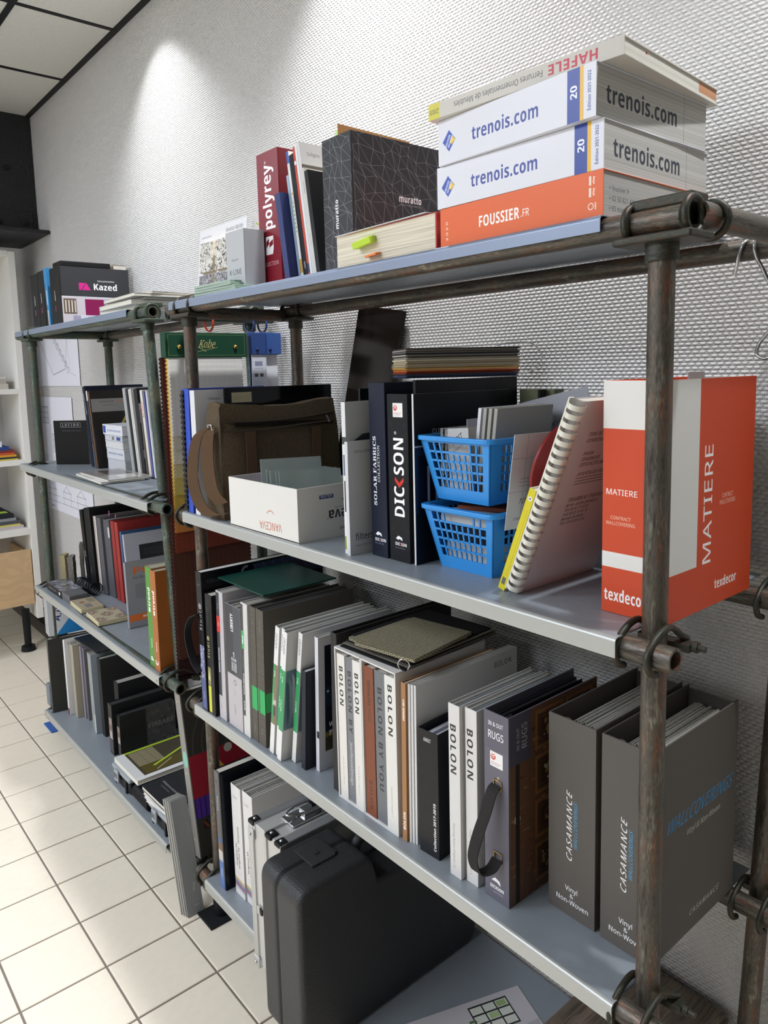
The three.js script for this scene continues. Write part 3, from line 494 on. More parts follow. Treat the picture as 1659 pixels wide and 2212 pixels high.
{ // box, terrazzo board, glass sample plates
  book({ name: 'sample_box', cat: 'box', label: 'small light grey card box in front of the red binder', x: -0.622, y: Y1, z: 0.362, w: 0.086, h: 0.142, d: 0.055, t: 0.002, c: '#b8babb', pin: 0.0005, pages: M('#b0b2b3', 0.6),
    front: print(0.086, 0.142, '#b9bbbd', (c, W, H) => { T(c, 'Nuancier', 42, 68, 8, { c: '#5d6063' }); T(c, 'K·LINE', 42, 96, 17, { c: '#2c2f33', w: 58 }); R_(c, '#8f9294', 18, 108, 48, 0.5); }) });
  const g = thing('terrazzo_sample_board', 'white display board with four terrazzo stone chips on top shelf', 'sample board', [-0.872, Y1, 0.318]); g.rotation.x = -0.10;
  const wm = 0.25, hm = 0.19, W0 = M('#e8e8ea', 0.6);
  board('panel', g, wm, hm, 0.004, wm / 2, hm / 2, 0, W0, { pz: print(wm, hm, '#e9e9ec', (c, W, H) => { T(c, 'Venetian Marble', 190, 18, 15, { c: '#4a4a50', w: 88 }); T(c, 'COMPOSIZIONE', 40, 20, 6, { c: '#666', w: 55 }); R_(c, '#999', 8, 34, 90, 0.6); }, 0.6) });
  const chip = (dark, sd) => new THREE.MeshStandardMaterial({ roughness: 0.4, map: canvasTex(200, 200, (c, W, H) => { let z = sd; const f = () => { z = (z * 1664525 + 1013904223) >>> 0; return z / 4294967296; }; c.fillStyle = dark ? '#9a979c' : '#dedbd4'; c.fillRect(0, 0, W, H); for (let i = 0; i < 230; i++) { const x = f() * W, y = f() * H, r = 3 + f() * 9, p = []; for (let k = 0; k < 5; k++) p.push([x + Math.cos(k * 1.26 + f()) * r * (0.5 + f()), y + Math.sin(k * 1.26 + f()) * r * (0.5 + f())]); P_(c, (dark ? ['#6a6870', '#c8c4c6', '#85838a', '#4c4a50'] : ['#3c3c3e', '#a9a294', '#c9c2b4', '#77736c', '#efece6'])[Math.floor(f() * (dark ? 4 : 5))], p); } }) });
  for (const [x, y, dk, sd] of [[0.067, 0.112, 0, 3], [0.153, 0.112, 0, 8], [0.067, 0.036, 1, 5], [0.153, 0.036, 1, 9]]) board('stone_chip', g, 0.074, y < 0.06 ? 0.06 : 0.078, 0.012, x, y, 0.008, M('#d8c9ae', 0.7), { pz: chip(dk, sd) }, 0.001);
  const gl = M('#b7cdbd', 0.12, 0, { transmission: 0.35, thickness: 0, ior: 1.5 });
  for (let i = 0; i < 4; i++) single('glass_sample', RB(0.21 - i * 0.012, 0.006, 0.075, 0.001), gl, ['bottom', 'second', 'third', 'topmost'][i] + ' pale green glass plate of the flat stack on top shelf', 'glass plate', [-0.630 - i * 0.004, Y1 + 0.0032 + i * 0.0064, 0.358 + 0.0], 0.03 * (i % 2), 'pale green glass plates');
  book({ name: 'brochure', cat: 'brochure', label: 'white booklet with green line behind the red binder', x: -0.622, y: Y1, z: 0.286, w: 0.006, h: 0.20, d: 0.17, t: 0.001, c: '#e6e6e2', yaw: 0.7, front: null, right: print(0.169, 0.20, '#e4e4e2', (c) => R_(c, '#b5cf3a', 10, 22, 80, 4), 0.6, 1000) });
}
// ================= nearer unit, second shelf =================
const Y2 = 1.1631 + 0.0182;
{
  const b = book({ name: 'spiral_binder', cat: 'binder', label: 'blue folder with black comb spine beside the brown bag', x: -0.757, y: Y2, z: 0.438, w: 0.040, h: 0.315, d: 0.24, t: 0.002, c: '#1f3f9e', sc: '#2447b4', lean: 1.5 });
  for (let i = 0; i < 22; i++) part('comb_tooth', RB(0.016, 0.008, 0.006, 0.0015), blackP, b, -0.033, 0.012 + i * 0.0136, 0.002);
  part('comb_strip', RB(0.015, 0.31, 0.003, 0.001), M('#23262c', 0.5), b, -0.033, 0.156, 0.0005);
  book({ name: 'catalogue', cat: 'catalogue', label: 'white catalogue standing between blue folder and brown bag', x: -0.707, y: Y2, z: 0.436, w: 0.025, h: 0.312, d: 0.10, t: 0.001, c: '#d9dade', right: print(0.099, 0.312, '#d4d5da', (c, W, H) => T(c, 'Catalogue', 52, 22, 9, { c: '#444', w: 34 })) });
  // dark glossy panel with a paper label
  single('glossy_panel', RB(0.008, 0.315, 0.33, 0.001), [print(0.33, 0.315, '#0e1116', (c, W, H) => { R_(c, '#cfc6a4', 18, 12, 58, 26); T(c, 'BLEU 30', 46, 25, 12, { c: '#b8a878', w: 44, i: 1 }); }, 0.08, 1500), M('#0e1116', 0.1), M('#0e1116', 0.1), M('#0e1116', 0.1), M('#0e1116', 0.1), M('#0e1116', 0.1)], 'glossy black panel with a cream paper label behind the brown bag', 'panel', [-0.671, Y2 + 0.158, 0.195]);
}
{ // brown canvas shoulder bag, long side along the depth
  const cv = new THREE.MeshStandardMaterial({ color: '#75654f', roughness: 0.95, bumpMap: clothTex, bumpScale: 0.0016, map: dataTex(256, 256, (u, v) => { const t = 0.72 + 0.28 * n128(u * 24, v * 128) + 0.12 * n128(u * 128, v * 30); return [235 * t, 232 * t, 225 * t]; }, true) });
  const web = new THREE.MeshStandardMaterial({ color: '#664c33', roughness: 0.95, bumpMap: clothTex, bumpScale: 0.0012 });
  const g = thing('shoulder_bag', 'brown canvas shoulder bag with webbing strap on second shelf', 'bag', [-0.612, Y2, 0.255]);
  const W = 0.084, L = 0.35, Hh = 0.285, NX = 10, NY = 14, NZ = 28, geo = new THREE.BoxGeometry(W, Hh, L, NX, NY, NZ), p = geo.attributes.position;
  for (let i = 0; i < p.count; i++) {
    let x = p.getX(i) / W, y = p.getY(i) / Hh + 0.5, z = p.getZ(i) / L;
    const e = (1 - Math.pow(Math.abs(z * 2), 6)) * (1 - Math.pow(Math.abs(x * 2), 8) * 0.3), top = Math.max(0, (y - 0.55) / 0.45);
    const sag = -0.014 * Math.sin((z + 0.5) * Math.PI) * top - 0.006 * n16(z * 6 + 3, x * 3) * top, bel = 0.010 * Math.sin(Math.PI * y) * e * (n16(z * 5 + 1, y * 4) + 0.2);
    const nar = 1 - 0.28 * top * top;
    p.setXYZ(i, x * W * nar + Math.sign(x) * bel, y * Hh + sag + (y < 0.05 ? 0 : 0.004 * (n16(z * 9, y * 7) - 0.5)), z * L * (1 - 0.05 * top) + 0.004 * (n16(y * 8, x * 4 + 2) - 0.5));
  }
  geo.computeVertexNormals(); part('body', uvm(geo, 0.09), cv, g);
  // facing strips, zip, piping
  part('zip', RB(0.004, 0.010, 0.29, 0.001), M('#17130f', 0.7), g, 0.0435, 0.224, -0.01, -0.03, 0, 0.1);
  rod('piping', [[0.046, 0.213, 0.155], [0.048, 0.213, 0.05], [0.049, 0.218, -0.05], [0.046, 0.222, -0.155]], 0.003, cv, g); rod('piping', [[0.040, 0.236, 0.155], [0.043, 0.233, 0.05], [0.043, 0.236, -0.06], [0.040, 0.244, -0.155]], 0.0035, cv, g);
  part('zip_pull', RB(0.003, 0.022, 0.006, 0.001), steel, g, 0.050, 0.228, -0.135, 0.5);
  for (const z of [0.098, -0.095]) part('webbing_band', RB(0.003, 0.205, 0.028, 0.001), web, g, 0.052, 0.108, z);
  part('gusset_seam', RB(0.004, 0.27, 0.004, 0.001), cv, g, 0.040, 0.138, 0.172); part('buckle', new THREE.TorusGeometry(0.012, 0.002, 6, 4), steel, g, 0.012, 0.222, 0.184, 0.2, 0, 0.78);
  // strap: a ribbon hanging off the front end
  const stm = web.clone(); stm.side = THREE.DoubleSide;
  part('strap', band([[0.004, 0.225, 0.184], [-0.020, 0.205, 0.200], [-0.036, 0.14, 0.210], [-0.034, 0.08, 0.212], [-0.014, 0.034, 0.206], [0.024, 0.016, 0.198], [0.058, 0.020, 0.184]], 0.036, [0.9, 0.25, -0.35]), stm, g);
  part('strap', band([[0.010, 0.218, 0.186], [0.016, 0.18, 0.196], [0.024, 0.12, 0.200], [0.038, 0.07, 0.198], [0.056, 0.045, 0.186]], 0.038, [0.9, 0.25, -0.35]), stm, g);
}
{ // open white card box with glass samples
  const bw = M('#dcdad4', 0.6), w = 0.286, h = 0.114, d = 0.185, t = 0.003;
  const g = thing('card_box', 'open white card box with upside-down lettering on second shelf', 'box', [-0.520, Y2, 0.440]);
  part('bottom', BX(w, t, d), bw, g, w / 2, t / 2, -d / 2);
  board('side', g, w, h, t, w / 2, h / 2, -t / 2, bw, { pz: print(w, h, '#dedcd5', (c, W, H) => { R_(c, 'rgba(190,180,150,0.28)', W * 0.46, 0, 0.8, H); T(c, 'VANCEVA', 178, 92, 24, { c: '#b5562c', f: 'sans-serif', rot: 178, w: 90 }); c.strokeStyle = '#b5562c'; c.lineWidth = 1.6; c.beginPath(); c.arc(180, 76, 18, 3.7, 5.6); c.stroke(); }, 0.6) });
  board('side', g, w, h, t, w / 2, h / 2, -d + t / 2, bw);
  board('side', g, t, h, d - 2 * t, t / 2, h / 2, -d / 2, bw);
  board('side', g, t, h, d - 2 * t, w - t / 2, h / 2, -d / 2, bw, { px: print(d - 2 * t, h, '#d4d2cd', (c, W, H) => { R_(c, '#28306a', 52, 20, 36, 8); T(c, 'SOLUTIA', 70, 24, 7, { rot: 180, w: 30 }); T(c, '.com', 118, 34, 8, { c: '#333', rot: 180 }); T(c, 'INTERLAYERS FOR GLASS', 130, 50, 5, { c: '#777', rot: 180, w: 80 }); T(c, 'vanceva', 132, 66, 32, { c: '#26272b', rot: 180, b: 1, w: 118 }); T(c, '™', 72, 72, 6, { c: '#333', rot: 180 }); T(c, 'sample set', 128, 96, 11, { c: '#333', rot: 180, w: 52 }); }) });
  const gm = M('#b9c4c0', 0.08, 0, { transmission: 0.6, thickness: 0, ior: 1.5 }), G = 'glass plates in the white box';
  [[0, 0.0], [0.018, 0.004], [0.036, 0.002], [0.054, 0.006], [0.072, 0.003]].forEach(([dx, j], i) => { const o = single('glass_sample', RB(0.14, 0.11, 0.005, 0.001), gm, ['leftmost clear glass plate leaning in the white box', 'second clear glass plate leaning in the white box', 'middle clear glass plate leaning in the white box', 'fourth clear glass plate leaning in the white box', 'rightmost clear glass plate leaning in the white box'][i], 'glass plate', [-0.395 + dx, Y2 + 0.082 + (i === 0 ? 0.022 : 0), 0.345 - j], 1.15, G); o.rotation.order = 'YXZ'; o.rotation.x = -0.35; });
  single('purple_card', BX(0.10, 0.001, 0.08), M('#8d66b8', 0.6), 'purple sheet lying inside the white card box', 'card', [-0.458, Y2 + 0.074, 0.345]).rotation.set(0.1, 0.1, 0.3);
}
{ // brochures by the navy binders
  book({ name: 'brochure', cat: 'brochure', label: 'tall white brochure with a roof photo beside the card box', x: -0.105, y: Y2, z: 0.418, w: 0.012, h: 0.292, d: 0.24, t: 0.001, c: '#d8d9d8', front: print(0.012, 0.292, '#dfe0df', (c, W, H) => { R_(c, '#3b3c3e', 0, 66, W, 14); R_(c, '#666f84', 2, 100, 6, 40); R_(c, '#333', 3, 150, 5, 60); R_(c, '#8a9a3a', 0, 258, 5, 26); }), right: print(0.239, 0.292, '#c4c6c7', (c, W, H) => { P_(c, '#3a3d42', [[0, 85], [40, 62], [W, 55], [W, 84], [0, 96]]); R_(c, '#6e7278', 0, 92, W, 70); }) });
  book({ name: 'brochure', cat: 'brochure', label: 'shorter pale grey booklet in front of the navy binders', x: -0.090, y: Y2, z: 0.424, w: 0.009, h: 0.218, d: 0.20, t: 0.001, c: '#d3d4d6', right: print(0.199, 0.218, '#c9cacd', (c, W, H) => { T(c, "Stores d'intérieur", 14, 20, 8, { c: '#6b6c70', al: 'l', w: 62 }); T(c, 'filtersun', 12, 184, 18, { c: '#2e2f34', al: 'l', w: 66 }); T(c, 'www.filtersun.com', 12, 200, 7, { c: '#8a8b90', al: 'l', w: 56 }); }) });
  single('dark_glass_plate', RB(0.006, 0.315, 0.16, 0.001), M('#12181a', 0.1), 'dark green glass plate standing behind the white brochures', 'glass plate', [-0.122, Y2 + 0.158, 0.28]);
  const tl = thing('dark_tile', 'tall dark glossy tile leaning against the wall on second shelf', 'tile', [-0.545, Y2, 0.06]); tl.rotation.set(-0.10, 0, -0.16); part('tile_body', RB(0.185, 0.50, 0.009, 0.001), M('#1d1714', 0.12), tl, 0, 0.268, 0);
}
{ // navy binders, folder and fabric swatches
  const nav = '#1c2233', shoe = (c, x, y, k) => { P_(c, '#fff', [[x - 9, y - 3], [x - 2, y - 9], [x + 8, y - 6], [x + 10, y], [x + 2, y - 3], [x - 2, y - 1]]); T(c, 'DIC', x - 11, y + 7, 8, { b: 1, al: 'l' }); P_(c, '#d8392e', [[x + 3, y + 4], [x + 1, y + 7], [x + 3, y + 10], [x + 4.4, y + 10], [x + 2.6, y + 7], [x + 4.4, y + 4]]); T(c, 'SON', x + 5, y + 7, 8, { b: 1, al: 'l' }); T(c, k, x + 2, y + 14, 3.2, { c: '#aab', w: 26 }); };
  book({ name: 'ring_binder', cat: 'binder', label: 'navy binder with white serif lettering left of the black binder', x: -0.060, y: Y2, z: 0.387, w: 0.046, h: 0.327, d: 0.28, c: nav, r: 0.4, fill: 0.8, top: 0.012, front: print(0.046, 0.327, nav, (c, W, H) => { T(c, 'SOLAR FABRiCS', 14, 164, 12, { f: 'serif', b: 1, rot: -90, w: 132 }); T(c, 'COLLECTION', 25, 150, 9, { f: 'serif', rot: -90, w: 70 }); shoe(c, 20, 288, 'DICKSON'); }, 0.4) });
  book({ name: 'ring_binder', cat: 'binder', label: 'black binder with huge white vertical lettering and a red arrow', x: -0.010, y: Y2, z: 0.385, w: 0.056, h: 0.307, d: 0.27, c: '#15171c', r: 0.4, fill: 0.8, top: 0.012, front: print(0.056, 0.307, '#15171c', (c, W, H) => { award(c, 16, 16, 1.5); for (const [x, y] of [[9, 56], [46, 57], [10, 246], [47, 248]]) { C_(c, '#2c2f35', x, y, 4); C_(c, '#050506', x, y, 2.4); } T(c, 'DIC', 30, 196, 38, { b: 1, rot: -90, w: 60 }); P_(c, '#d8392e', [[18, 150], [30, 161], [42, 150], [42, 158], [30, 170], [18, 158]]); T(c, 'SON', 30, 112, 38, { b: 1, rot: -90, w: 72 }); T(c, '®', 22, 70, 8, { rot: -90 }); shoe(c, 26, 268, 'woven flooring'); }, 0.4) });
  book({ name: 'black_folder', cat: 'folder', label: 'large plain black folder standing behind the guide booklet', x: 0.0470, y: Y2, z: 0.372, w: 0.0075, h: 0.331, d: 0.275, t: 0.002, c: '#14161b', r: 0.35 });
  book({ name: 'guide_booklet', cat: 'booklet', label: 'black guide booklet with photo cover left of the blue baskets', x: 0.0555, y: Y2, z: 0.383, w: 0.004, h: 0.307, d: 0.26, t: 0.0008, c: '#dcdcdc', right: print(0.259, 0.307, '#14161c', (c, W, H) => { T(c, "GUIDE D'ENTRETIEN", 104, 70, 17, { c: '#c4c6ca', w: 122 }); R_(c, '#b9bcc2', 0, 92, W, 3); R_(c, '#202a40', 0, 95, W, 120); for (const [x, w] of [[8, 22], [36, 14], [70, 26], [120, 30]]) { R_(c, '#0f1524', x, 110, w, 105); R_(c, '#aeb4c0', x + w, 130, 6, 70); } T(c, 'RECEVEUR', 40, 240, 13, { c: '#2c3038', al: 'l' }); }, 0.35) });
  const g = thing('fabric_swatch_stack', 'thick block of coloured fabric swatches on a ring above the binders', 'swatches', [-0.050, Y2 + 0.3325, 0.300], 1.12);
  const cs = ['#232a3c', '#2c3850', '#343f58', '#3c4254', '#51301f', '#8c2f20', '#a33a22', '#c2702c', '#cf9038', '#d2a548', '#b58a42', '#a59a7c', '#b9ac8c', '#c8bda2', '#b7a98a', '#8c7c62', '#c4b89c', '#a0947a', '#d8cdb4', '#8a8272', '#b9b0a0', '#6c665c', '#4a4640', '#d0c8b8', '#38363a', '#2b2b30', '#787268', '#3a3836', '#aba396', '#5c564e', '#2c2a2a'];
  cs.forEach((q, i) => part('swatch', BX(0.235 + rr(-0.004, 0.003), 0.0017, 0.10), new THREE.MeshStandardMaterial({ color: q, roughness: 0.95 }), g, 0.118 + rr(-0.002, 0.002), 0.001 + i * 0.00187, -0.05 + rr(-0.002, 0.002)));
  rod('cord', [[0.225, 0.003, -0.005], [0.262, 0.010, 0.008], [0.280, 0.035, 0.010], [0.262, 0.062, 0.006], [0.225, 0.066, -0.01], [0.20, 0.062, -0.03]], 0.0016, M('#d8d6d2', 0.6), g);
}
// stacked lattice baskets
function basket(y, x0, label) {
  const m = M('#2f93e0', 0.35), g = thing('plastic_basket', label, 'basket', [x0, y, 0.372], 0, 'stacked blue baskets');
  const W = 0.165, D = 0.26, Hh = 0.113, in_ = 0.022; // local x 0..W, z 0..-D at the rim, tapering to the floor
  const P = (face, u, v) => { const k = in_ * (1 - v); if (face === 0) return [k + u * (W - 2 * k), v * Hh, -k]; if (face === 1) return [W - k, v * Hh, -k - u * (D - 2 * k)]; if (face === 2) return [W - k - u * (W - 2 * k), v * Hh, -D + k]; return [k, v * Hh, -D + k + u * (D - 2 * k)]; };
  const N = [[0, 0, 1], [1, 0, 0], [0, 0, -1], [-1, 0, 0]], t = 0.0022;
  const slab = (f, u0, u1, v0, v1, list) => { // thin solid patch on a wall
    const q = [P(f, u0, v0), P(f, u1, v0), P(f, u1, v1), P(f, u0, v1)], n = N[f], b = q.map((p) => p.map((c, i) => c - n[i] * t)), v = [];
    const quad = (a, b2, c, d) => v.push(...a, ...b2, ...c, ...a, ...c, ...d);
    quad(q[0], q[1], q[2], q[3]); quad(b[1], b[0], b[3], b[2]); for (let i = 0; i < 4; i++) { const j = (i + 1) % 4; quad(q[j], q[i], b[i], b[j]); }
    const G = new THREE.BufferGeometry(); G.setAttribute('position', new THREE.Float32BufferAttribute(v, 3)); G.computeVertexNormals(); list.push(G);
  };
  for (let f = 0; f < 4; f++) {
    const L = [], long = f % 2, n = long ? 15 : 9, e = long ? 0.12 : 0.10, rows = 5, v0 = 0.20, v1 = 0.90;
    slab(f, 0, 1, 0, v0, L); slab(f, 0, 1, v1, 1, L); slab(f, 0, e, v0, v1, L); slab(f, 1 - e, 1, v0, v1, L);
    const hole = !long ? [2 / 9, 7 / 9] : null, vt = v1 - (v1 - v0) / rows;
    for (let i = 1; i < n; i++) { const u = e + (1 - 2 * e) * i / n, h = hole && i / n > hole[0] + 0.01 && i / n < hole[1] - 0.01; slab(f, u - (long ? 0.006 : 0.011), u + (long ? 0.006 : 0.011), v0, h ? vt - 0.03 : v1, L); }
    for (let j = 1; j < rows; j++) { const v = v0 + (v1 - v0) * j / rows; slab(f, e, 1 - e, v - 0.017, v + 0.017, L); }
    part('lattice_wall', mergeGeometries(L), m, g);
  }
  part('floor_panel', BX(W - 2 * in_, 0.003, D - 2 * in_), m, g, W / 2, 0.0015, -D / 2);
  const s = new THREE.Shape(), r = 0.02, o = 0.006; const rrect = (S, a, b, c, d, q) => { S.moveTo(a + q, b); S.lineTo(c - q, b); S.quadraticCurveTo(c, b, c, b + q); S.lineTo(c, d - q); S.quadraticCurveTo(c, d, c - q, d); S.lineTo(a + q, d); S.quadraticCurveTo(a, d, a, d - q); S.lineTo(a, b + q); S.quadraticCurveTo(a, b, a + q, b); };
  rrect(s, -o, -o, W + o, D + o, r); const h = new THREE.Path(); rrect(h, 0.003, 0.003, W - 0.003, D - 0.003, r * 0.7); s.holes.push(h);
  const rg = new THREE.ExtrudeGeometry(s, { depth: 0.005, bevelEnabled: true, bevelSize: 0.0015, bevelThickness: 0.0015, bevelSegments: 2, curveSegments: 6 }); rg.rotateX(-Math.PI / 2); part('rim', rg, m, g, 0, Hh - 0.006, 0);
  return g;
}
{
  basket(Y2, 0.068, 'lower blue plastic lattice basket on second shelf'); basket(Y2 + 0.1215, 0.062, 'upper blue plastic lattice basket stacked on the other');
  const yb = Y2 + 0.1255, card = (x, y, z, w, h, d, c, label, ry = 0, rx = 0, rz = 0, nm = 'sample_card', cat = 'card', r = 0.6) => { const o = single(nm, RB(w, h, d, 0.0006), typeof c === 'string' ? M(c, r) : c, label, cat, [x, y, z]); o.rotation.set(rx, ry, rz, 'YXZ'); return o; };
  for (let i = 0; i < 4; i++) card(0.150 + i * 0.012, yb + 0.082, 0.245, 0.007, 0.15, 0.16, i < 1 ? '#e2e2e6' : '#a9a79e', ['white card', 'grey card next to the white one', 'middle grey card', 'rightmost grey card'][i] + ' standing in the upper blue basket', 0.05, 0, -0.12);
  card(0.112, yb + 0.07, 0.25, 0.001, 0.13, 0.12, print(0.12, 0.13, '#b9bcc2', (c, W, H) => { for (let i = 0; i < 4; i++) R_(c, '#77787c', 0, 20 + i * 26, W, 4); }), 'pale printed slip standing in the upper basket among samples', 0.1);
  const tm = new THREE.MeshStandardMaterial({ roughness: 0.6, map: dataTex(64, 64, (u, v) => { const q = n64(u * 32, v * 64) > 0.5 ? 1 : 0; return q ? [190, 190, 186] : [56, 54, 54]; }, true) });
  for (let i = 0; i < 4; i++) card(0.092 + i * 0.0085, yb + 0.062, 0.315 - 0.002 * i, 0.006, 0.118, 0.07, i === 3 ? '#d9d4c6' : tm, ['leftmost mottled sample strip in the upper basket', 'second mottled sample strip in the upper basket', 'third mottled sample strip in the upper basket', 'cream sample strip with press studs in the upper basket'][i], 0.1, 0, 0, 'sample_strip', 'sample');
  card(0.132, yb + 0.062, 0.344, 0.046, 0.12, 0.001, print(0.09, 0.13, '#c9c9c6', (c, W, H) => { T(c, 'FIRST', 42, 20, 15, { c: '#333', f: 'monospace', b: 1, rot: -20 }); T(c, 'Peinture à Deco', 46, 36, 8, { c: '#555', rot: -20 }); }), 'pale paper slip with black typed letters in upper basket', 0.1, 0, 0.05);
  // lower basket contents
  card(0.150, Y2 + 0.026, 0.24, 0.11, 0.045, 0.20, '#d4d2cc', 'thick pad of white samples inside the lower basket', 0, 0, 0, 'sample_pad', 'pad'); card(0.150, Y2 + 0.064, 0.24, 0.115, 0.028, 0.20, '#1f2226', 'black sample pad inside the lower basket', 0, 0, 0, 'sample_pad', 'pad');
  card(0.148, Y2 + 0.0905, 0.25, 0.115, 0.02, 0.20, '#cfd0cc', 'grey-white sample pad topmost inside the lower basket', 0, 0, 0, 'sample_pad', 'pad');
  card(0.135, Y2 + 0.1055, 0.255, 0.09, 0.007, 0.12, '#8d4a32', 'reddish brown textured tile on top in the lower basket', 0.3, 0, 0, 'textured_tile', 'tile', 0.8);
  // cards and a red disc leaning at the right of the baskets
  card(0.262, Y2 + 0.165, 0.290, 0.0015, 0.16, 0.13, print(0.13, 0.16, '#cfd2d2', (c, W, H) => { L_(c, '#889', 0.6, [[30, 0], [30, H]]); L_(c, '#889', 0.6, [[0, 40], [W, 40]]); L_(c, '#889', 0.6, [[0, 96], [W, 96]]); T(c, 'ALPI', 84, 30, 11, { c: '#555', i: 1 }); T(c, '10 S', 34, 112, 13, { c: '#444', i: 1 }); lines(c, '#777', 20, 74, 3, 6, 40); T(c, 'CONTRACT', 30, 142, 6, { c: '#555' }); }), 'white ruled card leaning out of the lower basket', -0.15, 0, -0.16);
  card(0.274, Y2 + 0.150, 0.285, 0.005, 0.115, 0.075, '#5d6466', 'grey glass plate leaning beside the ruled card', -0.15, 0, -0.18, 'glass_sample', 'glass plate', 0.15);
  const rd = single('red_disc', new THREE.CylinderGeometry(0.062, 0.062, 0.004, 40), M('#8d1a18', 0.5), 'dark red round disc behind the comb-bound document', 'disc', [0.296, Y2 + 0.198, 0.300]); rd.rotation.set(0, 0.15, Math.PI / 2 - 0.30, 'YXZ');
  // yellow folder and comb-bound document, both leaning to the right
  book({ name: 'yellow_folder', cat: 'folder', label: 'narrow yellow folder leaning against the comb-bound document', x: 0.259, y: Y2, z: 0.392, w: 0.013, h: 0.178, d: 0.20, t: 0.0012, c: '#e8e6da', sc: '#d8cc1c', lean: 21, front: print(0.013, 0.178, '#dacd1e', (c, W, H) => { C_(c, '#e8e8e8', 6.5, 16, 4); C_(c, '#777', 6.5, 16, 1.6); L_(c, '#a89c10', 0.6, [[9, 34], [9, 150]]); R_(c, '#6a6a60', 3, 156, 7, 12); }) });
  const b = book({ name: 'bound_document', cat: 'document', label: 'white plastic comb-bound document leaning against the orange binder', x: 0.281, y: Y2, z: 0.388, w: 0.013, h: 0.322, d: 0.205, t: 0.0006, st: 0.0006, c: '#e6e3e2', sc: '#97928a', lean: 21.5, pin: 0.001,  // grey spine colour paints the shade on page edges between the teeth
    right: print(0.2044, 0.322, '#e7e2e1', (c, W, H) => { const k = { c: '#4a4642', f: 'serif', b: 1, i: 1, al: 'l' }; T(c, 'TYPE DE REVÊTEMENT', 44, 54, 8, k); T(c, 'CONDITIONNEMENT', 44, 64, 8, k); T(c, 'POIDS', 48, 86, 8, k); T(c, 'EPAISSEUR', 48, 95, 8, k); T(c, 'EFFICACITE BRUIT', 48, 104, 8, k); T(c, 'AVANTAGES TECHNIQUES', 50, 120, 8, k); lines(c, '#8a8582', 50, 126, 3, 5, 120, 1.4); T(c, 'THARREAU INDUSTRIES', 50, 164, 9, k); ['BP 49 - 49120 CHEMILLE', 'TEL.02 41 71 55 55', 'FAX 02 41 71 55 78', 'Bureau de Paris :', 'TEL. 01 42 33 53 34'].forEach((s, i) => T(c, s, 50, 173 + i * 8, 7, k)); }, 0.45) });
  const pl = M('#e9e6d8', 0.35); part('comb_spine', RB(0.003, 0.322, 0.011, 0.001), pl, b, -0.0175, 0.161, 0.0015);
  const tg = band([[-0.0175, 0, -0.002], [-0.0165, 0, 0.006], [-0.0065, 0, 0.0125], [0.0035, 0, 0.006], [0.0045, 0, -0.004], [0.0012, 0, -0.0125]], 0.0078, [0, 1, 0], 0.0008), ptm = pl.clone(); ptm.side = THREE.DoubleSide; for (let i = 0; i < 23; i++) part('comb_tooth', tg, ptm, b, 0, 0.010 + i * 0.01372, 0);
  // things standing behind the baskets
  card(0.100, Y2 + 0.153, 0.078, 0.085, 0.305, 0.03, '#63684c', 'olive green sample box standing against the wall behind baskets', 0, 0, 0, 'sample_box', 'box'); card(0.125, Y2 + 0.153, 0.108, 0.006, 0.305, 0.02, '#15170f', 'thin black strip on the olive sample box', 0, 0, 0, 'label_strip', 'strip');
  card(0.170, Y2 + 0.215, 0.135, 0.19, 0.16, 0.001, print(0.19, 0.16, '#a3a4a8', (c, W, H) => { T(c, 'Mousse compacte', 128, 46, 14, { c: '#46484e', f: 'serif', i: 1, rot: -14, w: 88 }); T(c, 'à demander', 146, 66, 12, { c: '#46484e', f: 'serif', i: 1, rot: -14 }); }, 0.7), 'grey sheet with handwriting standing behind the upper basket', 0.0, 0, 0.22, 'handwritten_sheet', 'paper');
  book({ name: 'black_folder', cat: 'folder', label: 'brown-edged black folder behind the comb-bound document', x: 0.338, y: Y2, z: 0.178, w: 0.07, h: 0.30, d: 0.13, t: 0.002, c: '#2c2622', pages: pagesGrey, lean: 4, top: 0.02 });
  // orange and white binder
  const or = '#d2481f';
  const tb = book({ name: 'lever_arch_binder', cat: 'binder', label: 'orange and white binder at the right end of second shelf', x: 0.4285, y: Y2, z: 0.362, w: 0.0985, h: 0.328, d: 0.25, t: 0.003, c: or, r: 0.5, fill: 0.6, top: 0.03,
    front: print(0.0985, 0.328, or, (c, W, H) => { R_(c, '#eceae4', 0, 0, W, 66); R_(c, '#eceae4', 0, 240, W, 22); T(c, 'MATIERE', 30, 155, 11, { w: 50 }); T(c, 'CONTRACT', 29, 190, 7, { c: '#f3c9b8', w: 32 }); T(c, 'WALLCOVERING', 29, 198, 7, { c: '#f3c9b8', w: 46 }); T(c, 'texdecor', 37, 302, 24, { b: 1, w: 66 }); }),
    right: print(0.247, 0.328, or, (c, W, H) => { R_(c, '#e6e5e0', 0, 0, 78, 262); T(c, 'MATIERE', 106, 178, 33, { rot: -90, w: 176 }); T(c, 'CONTRACT', 165, 170, 9, { c: '#eec6b6', w: 34 }); T(c, 'WALLCOVERING', 165, 179, 9, { c: '#eec6b6', w: 48 }); T(c, 'texdecor', 166, 297, 20, { b: 1, w: 68 }); }) });
  part('divider', RB(0.0015, 0.31, 0.20, 0), M('#8b2a18', 0.6), tb, 0.03, 0.165, -0.13); part('divider_tab', RB(0.0015, 0.02, 0.05, 0), M('#a09a98', 0.5), tb, 0.03, 0.326, -0.20);
}
